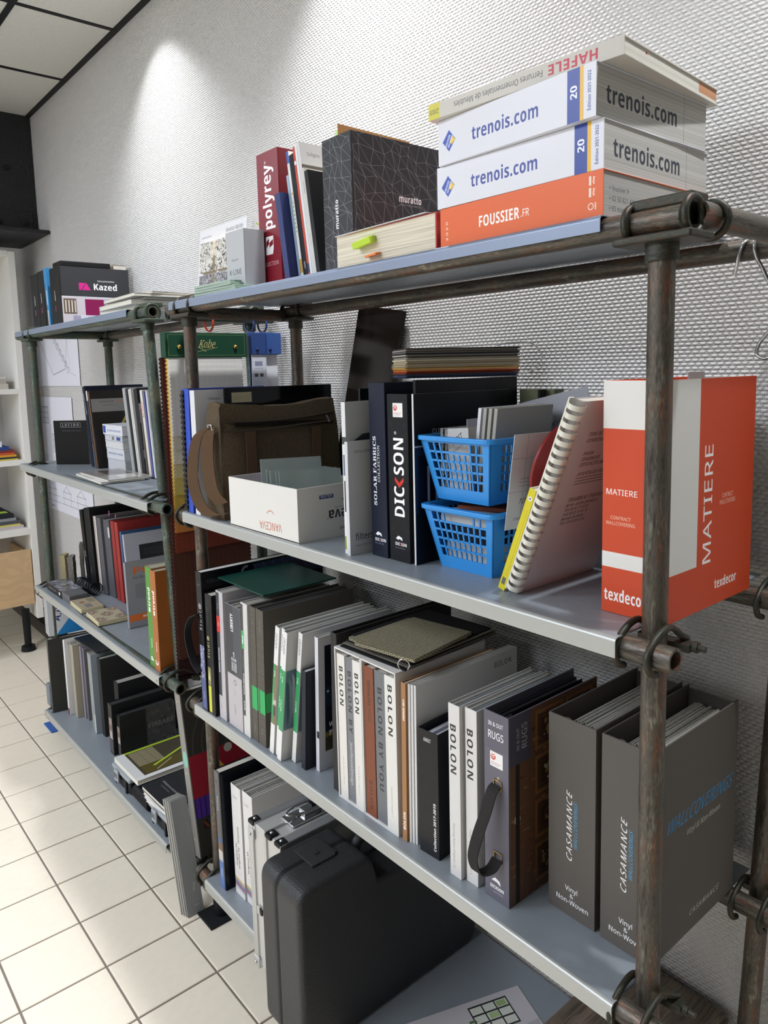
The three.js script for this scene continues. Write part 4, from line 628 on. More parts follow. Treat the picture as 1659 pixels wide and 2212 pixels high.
// ================= nearer unit, third shelf =================
const Y3 = 0.6387 + 0.0182;
const studio = (c, x, y, s, col) => { T(c, 'Studi', x, y, s, { rot: -90, sp: s * 0.18, c: col }); C_(c, col, x, y - s * 2.3, s * 0.42); C_(c, '#14161a', x, y - s * 2.3, s * 0.30); C_(c, col, x, y - s * 2.3, s * 0.16); };
{
  const b = book({ name: 'sample_binder', cat: 'binder', label: 'tall black sample binder with carrying strap at left of third shelf', x: -0.728, y: Y3, z: 0.438, w: 0.030, h: 0.373, d: 0.38, t: 0.003, c: '#131417', pages: M('#e6e3dc', 0.7), top: 0.0015,
    front: print(0.030, 0.373, '#1b1c1f', (c, W, H) => { T(c, '2019', 15, 34, 6, { c: '#999' }); studio(c, 16, 130, 17, '#cfd0d2'); R_(c, '#8b8fb0', 4, 196, 22, 90); for (let i = 0; i < 40; i++) C_(c, i % 2 ? '#b9bcd6' : '#5c6088', 4 + rnd() * 22, 196 + rnd() * 90, rr(1, 5)); R_(c, '#4d5a92', 4, 286, 22, 82); T(c, 'EDITION', 15, 330, 5, { rot: -90, c: '#c8cce6' }); }, 0.4),
    right: print(0.377, 0.373, '#111216', (c, W, H) => { T(c, 'COLLECTION', 50, 26, 13, { c: '#5c5e64', w: 74 }); P_(c, '#3d4560', [[150, 6], [W, 0], [W, 60], [160, 40]]); for (let i = 0; i < 8; i++) L_(c, '#59617c', 2, [[150 + i * 30, 4], [170 + i * 30, 46]]); c.strokeStyle = '#8f97ad'; c.lineWidth = 6; c.beginPath(); c.arc(130, 22, 14, 1, 5); c.stroke(); }, 0.35, 1500) });
  part('strap', band([[0.014, 0.262, 0.004], [-0.006, 0.252, 0.012], [-0.024, 0.215, 0.018], [-0.020, 0.16, 0.016], [-0.004, 0.12, 0.010], [0.010, 0.105, 0.004]], 0.024, [0.35, 0, 0.94]), M('#2a2a2c', 0.9, 0, { side: THREE.DoubleSide }), b);
  book({ name: 'thin_book', cat: 'book', label: 'black book with yellow spine foot next to the tall strap binder', x: -0.694, y: Y3, z: 0.436, w: 0.036, h: 0.322, d: 0.25, lean: 1.5, c: '#111318', front: print(0.036, 0.322, '#15171b', (c, W, H) => { R_(c, '#101114', 18, 0, 18, H); studio(c, 10, 150, 14, '#e3dc9a'); R_(c, '#8f8e5c', 2, 196, 15, 48); P_(c, '#d6d08a', [[3, 230], [9, 204], [15, 232]]); R_(c, '#d0d23a', 2, 246, 15, 72); T(c, 'COLLECTION 2019', 10, 60, 6, { rot: -90, c: '#777' }); }, 0.4) });
  book({ name: 'sample_folder', cat: 'folder', label: 'pale grey folder with a red square on its dark spine', x: -0.651, y: Y3, z: 0.428, w: 0.036, h: 0.338, d: 0.24, lean: 1.8, c: '#b9b6b8', pages: pagesGrey, front: print(0.036, 0.338, '#bdb9bc', (c, W, H) => { R_(c, '#35363b', 0, 4, 17, 272); R_(c, '#cc2f2c', 0, 66, 19, 42); T(c, 'CCI', 9, 87, 7, { rot: -90 }); T(c, 'QUADRO MONTANA', 8, 182, 6.5, { b: 1, rot: -90, w: 66 }); T(c, 'AIR 52', 9, 40, 6, { rot: -90, c: '#aaa' }); T(c, 'LIBERTY', 10, 306, 5, { rot: -90, c: '#666' }); }) });
  book({ name: 'sample_folder', cat: 'folder', label: 'wide grey folder with dark upper spine under the green sheet', x: -0.601, y: Y3, z: 0.428, w: 0.070, h: 0.316, d: 0.24, lean: 1.5, c: '#b4b0b2', pages: pagesGrey, leaves: 5, top: 0.006, front: print(0.070, 0.316, '#bbb6b8', (c, W, H) => { R_(c, '#3b3d42', 0, 0, W, 178); R_(c, '#4a4c52', 36, 0, 34, 178); T(c, 'LIBERTY', 30, 44, 17, { rot: -90, b: 1, w: 46 }); ['Urban 22', 'Urban 33 Lab', 'Urban 70'].forEach((s, i) => T(c, s, 26 + i * 9, 168, 8, { rot: -90, b: 1, al: 'l' })); c.strokeStyle = '#777'; c.lineWidth = 2; c.beginPath(); c.arc(38, 196, 6, 0, 7); c.stroke(); T(c, 'LIBERTY', 34, 268, 8, { rot: -90, c: '#55555a' }); lines(c, '#8a868a', 30, 215, 4, 5, 18); }) });
  book({ name: 'sample_folder', cat: 'folder', label: 'white folder with green block on its narrow spine', x: -0.527, y: Y3, z: 0.428, w: 0.031, h: 0.336, d: 0.24, lean: 2, c: '#cfcdc8', pages: pagesGrey, front: print(0.031, 0.336, '#d2d0cb', (c, W, H) => { R_(c, '#3f4144', 0, 4, 11, 282); R_(c, '#3fae63', 0, 70, 13, 46); T(c, 'abcd', 6, 93, 9, { rot: -90, b: 1 }); T(c, 'COMPATIBLE', 6, 150, 6, { rot: -90, c: '#3fae63' }); T(c, 'ACOUSTIC MODULAR', 6, 205, 5.5, { rot: -90, b: 1, w: 54 }); T(c, 'QS 55 50', 6, 260, 6, { rot: -90, b: 1 }); for (let i = 0; i < 60; i++) R_(c, '#b7b5b2', 16 + rnd() * 14, 80 + rnd() * 120, 2, 1); }) });
  const G = 'brown grey linen binders';
  [[-0.492, 0.026, 'first brown-grey linen binder beside the green-marked white folder'], [-0.464, 0.033, 'second brown-grey linen binder with a green dot on its cover']].forEach(([x, w, l], i) => book({ name: 'linen_binder', cat: 'binder', label: l, group: G, x, y: Y3, z: 0.424, w, h: 0.334, d: 0.26, lean: 2, c: '#5a554c', r: 0.8, pages: pagesDark, front: print(w, 0.334, '#5e5950', (c, W, H) => { for (let k = 0; k < 160; k++) R_(c, 'rgba(40,36,30,0.25)', 0, rnd() * H, W, 0.5); R_(c, '#3fae63', i ? W * 0.3 : 2, 196, W, 58); R_(c, '#4a9c62', 0, 196, 5, 56); T(c, i ? 'collection' : '@', W / 2, 40, 7, { c: '#8a857a', rot: -90 }); T(c, 'tissus', W / 2, 300, 6, { c: '#9a948a', rot: -90 }); }, 0.8), right: i ? print(0.2575, 0.334, '#59544b', (c, W, H) => { C_(c, '#3fae63', 8, 225, 24); }, 0.8, 1000) : null }));
  single('green_sheet', RB(0.225, 0.004, 0.215, 0.001), M('#1d4a40', 0.35), 'dark green sheet lying across the tops of the folders', 'sheet', [-0.583, Y3 + 0.352, 0.284]);
  const airs = [[-0.412, 0.0175, 0.427], [-0.390, 0.0165, 0.424], [-0.3715, 0.0165, 0.432], [-0.343, 0.0155, 0.411]];
  airs.forEach(([x, w, z], i) => book({ name: 'white_binder', cat: 'binder', label: ['leftmost slanting white binder with a green band', 'second slanting white binder with a green band', 'third slanting white binder with a photo on its side', 'rightmost slanting white binder with a green band'][i], group: 'slanting white binders with green bands', x, y: Y3, z, w, h: 0.318, d: 0.25, lean: 9, c: '#d6d5d3', r: 0.4, pages: pagesGrey, top: 0.004,
    front: print(w, 0.318, '#e6e5e2', (c, W, H) => { T(c, 'AIRPORT', W / 2, 34, 11, { rot: -90, c: '#55585c', w: 40 }); R_(c, '#2f9a5c', 0, 92, W, 150); if (i === 0) { R_(c, '#8a6a4c', W * 0.45, 92, W, 150); R_(c, '#c9b9a2', W * 0.45, 180, W, 12); R_(c, '#453a30', W * 0.45, 196, W, 24); } T(c, 'abcd', W * 0.35, 116, 7, { rot: -90 }); T(c, 'tapis 20 21', W * 0.3, 180, 6, { rot: -90 }); }, 0.4),
    right: i ? print(0.2475, 0.318, '#d9d8d6', (c, W, H) => { P_(c, '#6e8494', [[0, 92], [W, 92], [W, 240], [0, 240]]); for (let k = 0; k < 30; k++) P_(c, ['#4a6478', '#93a4ae', '#c5ccd0', '#34475a'][k % 4], [[k * 8, 92 + rnd() * 60], [k * 8 + 20, 92 + rnd() * 80], [k * 8 + 10, 240]]); }, 0.4, 900) : null }));
  book({ name: 'navy_folder', cat: 'folder', label: 'short dark slate folder in front of the white brochure', x: -0.302, y: Y3, z: 0.412, w: 0.016, h: 0.232, d: 0.20, lean: 4, c: '#2c3038', pages: M('#d8d8d6', 0.6), top: 0.002 });
  book({ name: 'brochure', cat: 'brochure', label: 'white brochure with a night landscape cover left of the slipcases', x: -0.272, y: Y3, z: 0.392, w: 0.012, h: 0.309, d: 0.22, t: 0.001, lean: 2.2, c: '#d9d9de', front: print(0.012, 0.309, '#dcdce2', (c, W, H) => { R_(c, '#1d1f24', 3, 215, 9, 16); R_(c, '#b9bac2', 5, 0, 0.8, H); }), right: print(0.219, 0.309, '#dcdce2', (c, W, H) => { R_(c, '#10182a', 16, 22, W, 244); P_(c, '#1c2c44', [[16, 120], [W, 90], [W, 200], [16, 160]]); R_(c, '#7a6a2c', 16, 222, W, 12); R_(c, '#3b3a1c', 16, 234, W, 32); C_(c, '#cfd6e6', 24, 128, 3); T(c, 'Why', 26, 206, 15, { b: 1, al: 'l' }); T(c, 'you', 26, 222, 15, { b: 1, al: 'l' }); }, 0.4, 1600) });
  book({ name: 'sample_binder', cat: 'binder', label: 'black fabric binder pressed against the left white slipcase', x: -0.186, y: Y3, z: 0.408, w: 0.020, h: 0.345, d: 0.33, lean: 1.2, c: '#3a3937', r: 0.8, pages: pagesDark, top: 0.006 });
}
{ // slipcases with book sets
  const wm = M('#e4e2de', 0.45);
  const slip = (x, w, label) => { const h = 0.322, d = 0.245, t = 0.003, g = thing('slipcase', label, 'slipcase', [x, Y3, 0.415], 0, 'white book slipcases'); part('panel', BX(w, t, d), wm, g, w / 2, t / 2, -d / 2); part('panel', BX(w, t, d), wm, g, w / 2, h - t / 2, -d / 2); for (const q of [t / 2, w - t / 2]) part('panel', RB(t, h, d, 0.0006), wm, g, q, h / 2, -d / 2); part('panel', BX(w, h, t), wm, g, w / 2, h / 2, -d + t / 2); return g; };
  slip(-0.158, 0.0845, 'left white slipcase holding two white books and a grey one'); slip(-0.0725, 0.103, 'right white slipcase holding brown, grey and white books');
  const vol = (x, w, c, label, draw, z = 0.4125) => book({ name: 'slipcase_book', cat: 'book', label, group: 'books in the white slipcases', x, y: Y3 + 0.0032, z, w, h: 0.306, d: 0.22, t: 0.002, c, r: 0.45, front: print(w, 0.306, c, draw, 0.45) });
  const bol = (sub, k = '#1f2022', wd = 86) => (c, W, H) => { T(c, 'BOLON', W / 2, 66, 17, { rot: 90, c: k, b: 1, sp: 2, w: wd }); T(c, sub, W / 2, 248, 5.5, { rot: 90, c: '#a6a49f', w: 62 }); };
  vol(-0.1535, 0.0255, '#e3e0d8', 'leftmost white book in the left slipcase', bol('Diversity Flooring Collection'));
  vol(-0.1275, 0.0245, '#77797d', 'grey book in the middle of the left slipcase', (c, W, H) => { T(c, 'BOLON BY', W / 2, 92, 16, { rot: 90, c: '#2e2f33', b: 1, sp: 2, w: 132 }); T(c, 'JeanNouvelDesign', W / 2, 224, 11, { rot: 90, c: '#c9cacc', w: 92 }); }, 0.411);
  vol(-0.1025, 0.0245, '#e3e0d8', 'right white book in the left slipcase', bol('Flooring Bolon Original / 2'));
  vol(-0.0675, 0.0305, '#7e3f20', 'rust brown book in the right slipcase', (c, W, H) => { T(c, 'MISSONI', W / 2, 52, 12, { rot: 90, c: '#2a130c', b: 1, f: 'serif', w: 52 }); T(c, 'HOME', W / 2, 96, 12, { rot: 90, c: '#4c2412', w: 32 }); T(c, 'BOLON', W / 2, 262, 13, { rot: 90, c: '#2a130c', sp: 2, w: 62 }); });
  vol(-0.0365, 0.0315, '#6f7175', 'grey book in the middle of the right slipcase', (c, W, H) => T(c, 'BOLON BY YOU', W / 2, 136, 18, { rot: 90, c: '#2c2d31', b: 1, sp: 2, w: 212 }), 0.411);
  vol(-0.0045, 0.0305, '#e4e2db', 'right white book in the right slipcase', bol('Flooring Bolon Original / 1', '#1f2022', 104));
  // open sample ring binder and woven swatch on top
  const yt = Y3 + 0.3225, g = thing('sample_card_set', 'stack of black sample cards bound by a ring on the slipcases', 'sample cards', [-0.150, yt, 0.408], 0.06);
  for (let i = 0; i < 5; i++) part('card', RB(0.185 + 0.004 * (i % 2), 0.0028, 0.27 - i * 0.012, 0.0005), M(['#1b1b1c', '#6c675c', '#222224', '#8d8878', '#1e1e20'][i], 0.8), g, 0.095 + (i % 2) * 0.002, 0.0016 + i * 0.0036, -0.135 - i * 0.002);
  part('ring', new THREE.TorusGeometry(0.011, 0.0015, 6, 18), chrome, g, 0.181, 0.010, -0.004, 0, 0.5, 0);
  const wv = new THREE.MeshStandardMaterial({ roughness: 0.9, map: dataTex(256, 256, (u, v) => { const a = (Math.floor(u * 24) + Math.floor(v * 48)) % 2, q = n128(u * 128, v * 128); const s = Math.sin(u * 24 * Math.PI) * Math.sin(v * 56 * Math.PI); const t = (s > 0.2 ? 0.42 : 1) * (0.8 + 0.3 * q); return [176 * t, 168 * t, 136 * t]; }, true), bumpMap: clothTex, bumpScale: 0.001 });
  const sw = single('woven_swatch', uvm(RB(0.150, 0.007, 0.185, 0.0015).clone(), 0.12), wv, 'pale green woven carpet swatch on top of the black sample cards', 'swatch', [-0.030, yt + 0.024, 0.312], 0.16);
  single('woven_swatch', uvm(RB(0.165, 0.004, 0.17, 0.001).clone(), 0.12), wv, 'larger woven carpet swatch just below the top one', 'swatch', [-0.048, yt + 0.0195, 0.312], 0.05);
}
{
  book({ name: 'kraft_book', cat: 'book', label: 'tan kraft-covered book right of the slipcases', x: 0.0395, y: Y3, z: 0.413, w: 0.0125, h: 0.31, d: 0.245, t: 0.0015, lean: 0.8, c: '#a2734a', r: 0.7, front: print(0.0125, 0.31, '#a87a50', (c, W, H) => { T(c, 'EMERGE 2021', W / 2, 52, 7, { rot: -90, b: 1, w: 42 }); T(c, 'BOLON', W / 2, 270, 9, { rot: -90, b: 1, w: 36 }); }, 0.7) });
  const G = 'thin white booklets by the tan book', rp = print(0.279, 0.309, '#cfcecb', (c, W, H) => { T(c, 'BOLON', 236, 22, 15, { c: '#2a2b2e', sp: 2, w: 52 }); T(c, "l'E", 84, 118, 42, { c: '#1d1d20', f: 'serif', w: 44 }); }, 0.5, 1800);
  [[0.0535, 'first thin white booklet beside the tan book'], [0.0595, 'second thin white booklet beside the tan book'], [0.0655, 'third thin white booklet with black title on its cover']].forEach(([x, l], i) => book({ name: 'booklet', cat: 'booklet', label: l, group: G, x, y: Y3, z: 0.408 - i * 0.002, w: 0.0055, h: 0.309, d: 0.28, t: 0.0007, c: '#dcdbd8', lean: 0.6, right: i === 2 ? rp : null }));
  book({ name: 'magazine_box', cat: 'box file', label: 'low black box file stuffed with papers on third shelf', x: 0.083, y: Y3, z: 0.409, w: 0.048, h: 0.237, d: 0.215, t: 0.002, yaw: 0.06, c: '#17181b', r: 0.3, leaves: 7, jag: 0.02, top: 0.008, pages: M('#c9c9d2', 0.5), front: print(0.048, 0.237, '#1c1d1f', (c, W, H) => { for (let i = 0; i < 160; i++) R_(c, 'rgba(90,88,80,0.35)', rnd() * W, 20 + rnd() * 170, rr(1, 5), 0.5); T(c, 'ARKIT', 22, 18, 9, { f: 'serif', w: 18 }); T(c, 'Collection 2017-2019', 38, 178, 8.5, { rot: -90, b: 1, w: 92 }); }, 0.3) });
  const bol2 = (s) => print(0.0265, 0.313, '#dcdad6', (c, W, H) => { T(c, 'BOLON', W * 0.42, 80, 19, { rot: 90, c: '#1c1d20', b: 1, sp: 2, w: 92 }); T(c, s, W * 0.38, 256, 6.5, { rot: 90, c: '#8d8b88', w: 82 }); }, 0.4);
  [[0.166, 'Flooring Bolon Original / 2', 'left one of two white binders left of the strap binder'], [0.1975, 'Flooring Bolon Original / 1', 'right one of two white binders left of the strap binder']].forEach(([x, s, l], i) => { const b = book({ name: 'white_binder', cat: 'binder', label: l, group: 'pair of white binders', x, y: Y3, z: 0.414 - i * 0.008, w: 0.0265, h: 0.313, d: 0.22, t: 0.002, c: '#d8d6d3', r: 0.4, front: bol2(s), fill: 0.3, pages: pagesGrey });
    for (let k = 0; k < 3; k++) part('plastic_sleeve', RB(0.0012, 0.306, 0.205, 0), M('#dfe2e2', 0.2, 0, { transmission: 0.4, thickness: 0 }), b, 0.009 + k * 0.006, 0.157, -0.108, 0, -0.012 * k, 0); });
  // grey binder with strap
  const rb = book({ name: 'sample_binder', cat: 'binder', label: 'grey binder with dark webbing strap and ornate door photo', x: 0.240, y: Y3, z: 0.406, w: 0.052, h: 0.325, d: 0.24, t: 0.003, c: '#5d5a66', r: 0.5, leaves: 5, jag: 0.012, top: 0.012, pages: M('#2c2c30', 0.5),
    front: print(0.052, 0.325, '#66636f', (c, W, H) => { R_(c, '#615e6a', 3, 0, 46, 62); R_(c, '#56535e', 3, 61, 46, 1); T(c, 'IN & OUT', 25, 20, 10, { w: 32 }); T(c, 'RUGS', 25, 38, 18, { w: 34 }); award(c, 13, 66, 1.5); C_(c, '#c9b27a', 30, 108, 2.2); P_(c, '#fff', [[14, 292], [22, 285], [32, 288], [34, 296], [26, 292]]); T(c, 'DICKSON', 26, 303, 8, { b: 1, w: 30 }); T(c, 'woven flooring', 28, 310, 3, { c: '#ccd' }); }),
    right: print(0.237, 0.325, '#6a4a34', (c, W, H) => { for (let i = 0; i < 260; i++) R_(c, ['#8a5c3a', '#4a3020', '#a0704a', '#7a4c32'][i % 4], rnd() * W, rnd() * H, rr(2, 16), rr(1, 5)); R_(c, '#4c4a58', 0, 0, 52, 84); T(c, 'IN & OUT', 20, 42, 9, { rot: -90, c: '#bbb' }); T(c, 'RUGS', 36, 40, 18, { rot: -90, c: '#bbb' }); for (let k = 0; k < 4; k++) for (let m = 0; m < 2; m++) { const x = 66 + m * 84, y = 12 + k * 78; c.strokeStyle = '#94683e'; c.lineWidth = 4; c.strokeRect(x, y, 70, 62); c.strokeStyle = '#22150d'; c.lineWidth = 2; c.strokeRect(x + 8, y + 8, 54, 46); R_(c, '#4c3020', x + 12, y + 12, 46, 38); for (let z = 0; z < 14; z++) C_(c, ['#a4824c', '#6a4a2c', '#c9c2b4'][z % 3], x + 35 + rr(-18, 18), y + 31 + rr(-14, 14), rr(1, 5)); } C_(c, '#b9b4aa', 18, 178, 8); R_(c, '#1c120c', 14, 84, 10, H); }, 0.5, 1500) });
  part('guide_card', RB(0.0012, 0.31, 0.19, 0), M('#0f1013', 0.4), rb, 0.034, 0.166, -0.125, 0, 0, 0); 
  const wb = new THREE.MeshStandardMaterial({ color: '#2f2d2c', roughness: 0.95, bumpMap: clothTex, bumpScale: 0.001, side: THREE.DoubleSide });
  part('strap', band([[0.028, 0.205, 0.001], [0.027, 0.2, 0.010], [0.023, 0.165, 0.022], [0.015, 0.12, 0.036], [0.012, 0.085, 0.042], [0.018, 0.064, 0.036], [0.028, 0.066, 0.018], [0.030, 0.078, 0.003]], 0.021, [1, 0, 0]), wb, rb);
  for (const y of [0.205, 0.080]) part('eyelet', new THREE.TorusGeometry(0.011, 0.0012, 5, 4), brass, rb, 0.030, y, 0.0015, 0, 0, Math.PI / 4);
  // two wide linen lever arch binders
  const G2 = 'wide grey linen wallcovering binders', lin = '#5a554f';
  const cf = print(0.088, 0.33, '#5e5953', (c, W, H) => { for (let i = 0; i < 500; i++) R_(c, 'rgba(120,112,102,0.10)', rnd() * W, rnd() * H, rr(2, 12), 0.4); T(c, 'CASAMANCE', 40, 178, 14, { rot: -90, i: 1, sp: 2, w: 116 }); T(c, 'WALLCOVERINGS', 52, 172, 9, { rot: -90, i: 1, c: '#4aa3d6', w: 78 }); T(c, 'Vinyl', 45, 284, 11, { w: 24 }); T(c, '&', 45, 295, 10); T(c, 'Non-Woven', 46, 306, 11, { w: 62 }); }, 0.8);
  const cr = print(0.247, 0.33, '#5a554f', (c, W, H) => { for (let i = 0; i < 900; i++) R_(c, 'rgba(120,112,102,0.10)', rnd() * W, rnd() * H, rr(2, 12), 0.4); T(c, 'WALLCOVERINGS', 132, 130, 30, { i: 1, c: '#2f86bd', w: 200 }); T(c, 'Vinyl & Non-Woven', 142, 160, 13, { i: 1, c: '#b9b5ae', w: 104 }); T(c, 'CASAMANCE', 150, 300, 12, { i: 1, c: '#c9c5be', sp: 2, w: 92 }); }, 0.8);
  [[0.324, 0.088, 'left one of the two wide grey linen binders on third shelf'], [0.4215, 0.086, 'right wide grey linen binder behind the near corner post']].forEach(([x, w, l], i) => {
    const b = book({ name: 'linen_binder', cat: 'binder', label: l, group: G2, x, y: Y3, z: 0.346, w, h: 0.33, d: 0.255, t: 0.003, c: lin, r: 0.85, front: cf, right: cr, fill: 0.001, pages: M('#4c4843', 0.9) });
    part('back_flap', RB(w - 0.006, 0.325, 0.003, 0.0006), M(lin, 0.85), b, w / 2, 0.163, -0.2515);
    for (let k = 0; k < 22; k++) part('leaf', BX(0.0019, rr(0.306, 0.312), rr(0.188, 0.206)), pagesGrey, b, 0.026 + k * (w - 0.034) / 22, 0.158, -0.130 - (k % 3) * 0.002, 0, 0, 0);
    part('ring_mechanism', new THREE.TorusGeometry(0.014, 0.0035, 6, 14, Math.PI), steel, b, 0.016, 0.302, -0.020, 0, 1.2, 0); part('lever', RB(0.008, 0.024, 0.014, 0.003), steel, b, 0.020, 0.308, -0.012);
  });
}
// ================= nearer unit, bottom shelf =================
const Y4 = 0.1298 + 0.0182;
{
  book({ name: 'sample_binder', cat: 'binder', label: 'black glossy binder with photo spine at left of bottom shelf', x: -0.716, y: Y4, z: 0.420, w: 0.030, h: 0.335, d: 0.30, lean: -1, c: '#0c0f18', r: 0.2, front: print(0.030, 0.335, '#55565a', (c, W, H) => { R_(c, '#0d0e12', W - 6, 0, 6, H); C_(c, '#333', 12, 30, 5); T(c, 'Studio', 12, 92, 11, { rot: -90, sp: 2, c: '#d9d9dc' }); R_(c, '#3c5c8c', 0, 190, W - 6, 20); R_(c, '#7c5a40', 0, 205, W - 6, 22); R_(c, '#c8c4bc', 0, 226, W - 6, 30); R_(c, '#5473ae', 0, 256, W - 6, 80); T(c, 'EDITION', 12, 290, 6, { rot: -90 }); }, 0.35) });
  const op = (k) => print(0.050, 0.312, '#dddbd8', (c, W, H) => { T(c, 'LIBERTY', 20, 34, 10, { rot: 0, c: '#8a8782', f: 'serif', w: 24 }); T(c, 'Original 55', 16, 196, 10, { rot: -90, b: 1, c: '#2c2c2e', w: 64 }); T(c, 'Original 55 ● Acoustic', 28, 172, 10, { rot: -90, b: 1, c: '#2c2c2e', w: 122 }); lines(c, '#b5b2ae', 12, 240, 3, 4, 26); ['#c9a24a', '#7a8f9a', '#5b4a86', '#9a3c50', '#8fa8c0'].forEach((q, i) => P_(c, q, [[0, 262 + i * 6], [W, 268 + i * 6], [W, 273 + i * 6], [0, 267 + i * 6]])); }, 0.45);
  const ofr = op(0); [[-0.668, 'left white carpet sample binder on bottom shelf'], [-0.615, 'right white carpet sample binder beside the aluminium case']].forEach(([x, l], i) => book({ name: 'carpet_sample_binder', cat: 'binder', label: l, group: 'white carpet sample binders', x, y: Y4, z: 0.400 - i * 0.004, w: 0.050, h: 0.312, d: 0.28, t: 0.002, c: '#d4d2cf', front: ofr, leaves: 9, pages: pagesGrey, top: 0.002, pin: 0.002 }));
  // aluminium case
  const al = M('#c2c3c3', 0.32, 0.7), pan = M('#c8c7c3', 0.42, 0.35), g = thing('aluminium_case', 'aluminium flight case with corner caps on bottom shelf', 'case', [-0.420, Y4, 0.485]);
  const w = 0.136, h = 0.364, d = 0.445; part('shell', RB(w - 0.006, h - 0.006, d - 0.006, 0.003), pan, g, w / 2, h / 2, -d / 2);
  for (const [x, y] of [[0, 0], [0, h], [w, 0], [w, h], [w * 0.52, h], [w * 0.52, 0]]) part('edge_profile', RB(x === w * 0.52 ? 0.008 : 0.026, y === 0 || y === h ? 0.02 : 0.02, d, 0.003), al, g, Math.min(Math.max(x, 0.012), w - 0.012), Math.min(Math.max(y, 0.0104), h - 0.009), -d / 2);
  for (const x of [0.008, w * 0.52, w - 0.008]) for (const z of [-0.008, -d + 0.008]) part('edge_profile', RB(x === w * 0.52 ? 0.012 : 0.02, h, 0.02, 0.003), al, g, x, h / 2, z);
  for (const x of [0.011, w * 0.62, w - 0.012]) { const c = part('corner_cap', RB(0.026, 0.011, 0.026, 0.004), M('#1a1a1b', 0.5), g, x, h - 0.0035, -0.010); part('rivet', new THREE.SphereGeometry(0.005, 10, 6), steel, c, 0, 0.0045, 0.0); }
  for (const [x, y] of [[0.011, 0.012], [0.011, h - 0.03]]) { const c = part('corner_cap', RB(0.024, 0.026, 0.006, 0.003), al, g, x, y, 0.001); part('rivet', new THREE.SphereGeometry(0.0045, 10, 6), steel, c, 0, 0, 0.003); }
  part('clasp_plate', RB(0.012, 0.02, 0.004, 0.001), steel, g, w * 0.22, h * 0.42, 0.0015); part('clasp_plate', RB(0.008, 0.014, 0.004, 0.001), M('#222', 0.5), g, w * 0.31, h * 0.42, 0.0015);
  const hp = part('handle_plate', RB(0.05, 0.006, 0.12, 0.003), chrome, g, w * 0.56, h + 0.002, -0.115); rod('handle_grip', [[-0.018, 0.004, -0.045], [-0.018, 0.014, -0.02], [-0.016, 0.017, 0.03], [0, 0.018, 0.06], [0.016, 0.017, 0.03], [0.018, 0.014, -0.02], [0.018, 0.004, -0.045]], 0.003, chrome, hp); part('lock_block', RB(0.026, 0.014, 0.05, 0.004), chrome, hp, 0, 0.009, -0.005); part('lock_button', RB(0.016, 0.006, 0.022, 0.002), blackP, hp, 0, 0.017, -0.015);
  // black plastic case: two shells with a handle recess
  const pm = new THREE.MeshStandardMaterial({ color: '#2b2c2d', roughness: 0.5, bumpMap: dataTex(256, 256, (u, v) => 255 * n128(u * 128, v * 128)), bumpScale: 0.0006 });
  const k = thing('plastic_case', 'big black moulded plastic case sticking out of bottom shelf', 'case', [-0.272, Y4, 0.546]);
  const D = 0.505, Hc = 0.366, s = new THREE.Shape(), r = 0.035, n0 = 0.185, n1 = 0.36, nd = 0.062; // shape in (depth, height)
  s.moveTo(r, 0); s.lineTo(D - r, 0); s.quadraticCurveTo(D, 0, D, r); s.lineTo(D, Hc - r); s.quadraticCurveTo(D, Hc, D - r, Hc); s.lineTo(n1 + 0.02, Hc); s.quadraticCurveTo(n1, Hc, n1 - 0.008, Hc - 0.02); s.lineTo(n1 - 0.02, Hc - nd); s.lineTo(n0 + 0.02, Hc - nd); s.lineTo(n0 + 0.008, Hc - 0.02); s.quadraticCurveTo(n0, Hc, n0 - 0.02, Hc); s.lineTo(r, Hc); s.quadraticCurveTo(0, Hc, 0, Hc - r); s.lineTo(0, r); s.quadraticCurveTo(0, 0, r, 0);
  const shell = (x0, x1) => { const q = new THREE.ExtrudeGeometry(s, { depth: x1 - x0 - 0.024, bevelEnabled: true, bevelThickness: 0.012, bevelSize: 0.012, bevelOffset: -0.012, bevelSegments: 4, curveSegments: 8 }); q.rotateY(Math.PI / 2); q.translate(x0 + 0.012, 0, 0); uvm(q, 0.15); return q; };
  part('shell_half', shell(0, 0.064), pm, k); part('shell_half', shell(0.062, 0.148), pm, k);
  const seam = new THREE.ExtrudeGeometry(s, { depth: 0.016, bevelEnabled: false, curveSegments: 8 }); seam.rotateY(Math.PI / 2); seam.scale(1, 0.992, 0.992); part('seam_band', seam, M('#18191a', 0.6), k, 0.054, 0.0015, -0.002);
  const la = part('latch', RB(0.07, 0.006, 0.062, 0.003), pm, k, 0.062, Hc + 0.002, -0.100, 0, 0.0, 0); part('latch_grip', RB(0.02, 0.003, 0.012, 0.001), pm, la, 0, 0.004, 0.0); part('latch_hinge', RB(0.06, 0.014, 0.008, 0.002), pm, la, 0.0, -0.004, -0.033);
  rod('handle', [[0.062, Hc - 0.055, -0.205], [0.062, Hc - 0.020, -0.215], [0.062, Hc - 0.012, -0.27], [0.062, Hc - 0.020, -0.325], [0.062, Hc - 0.055, -0.335]], 0.011, pm, k);
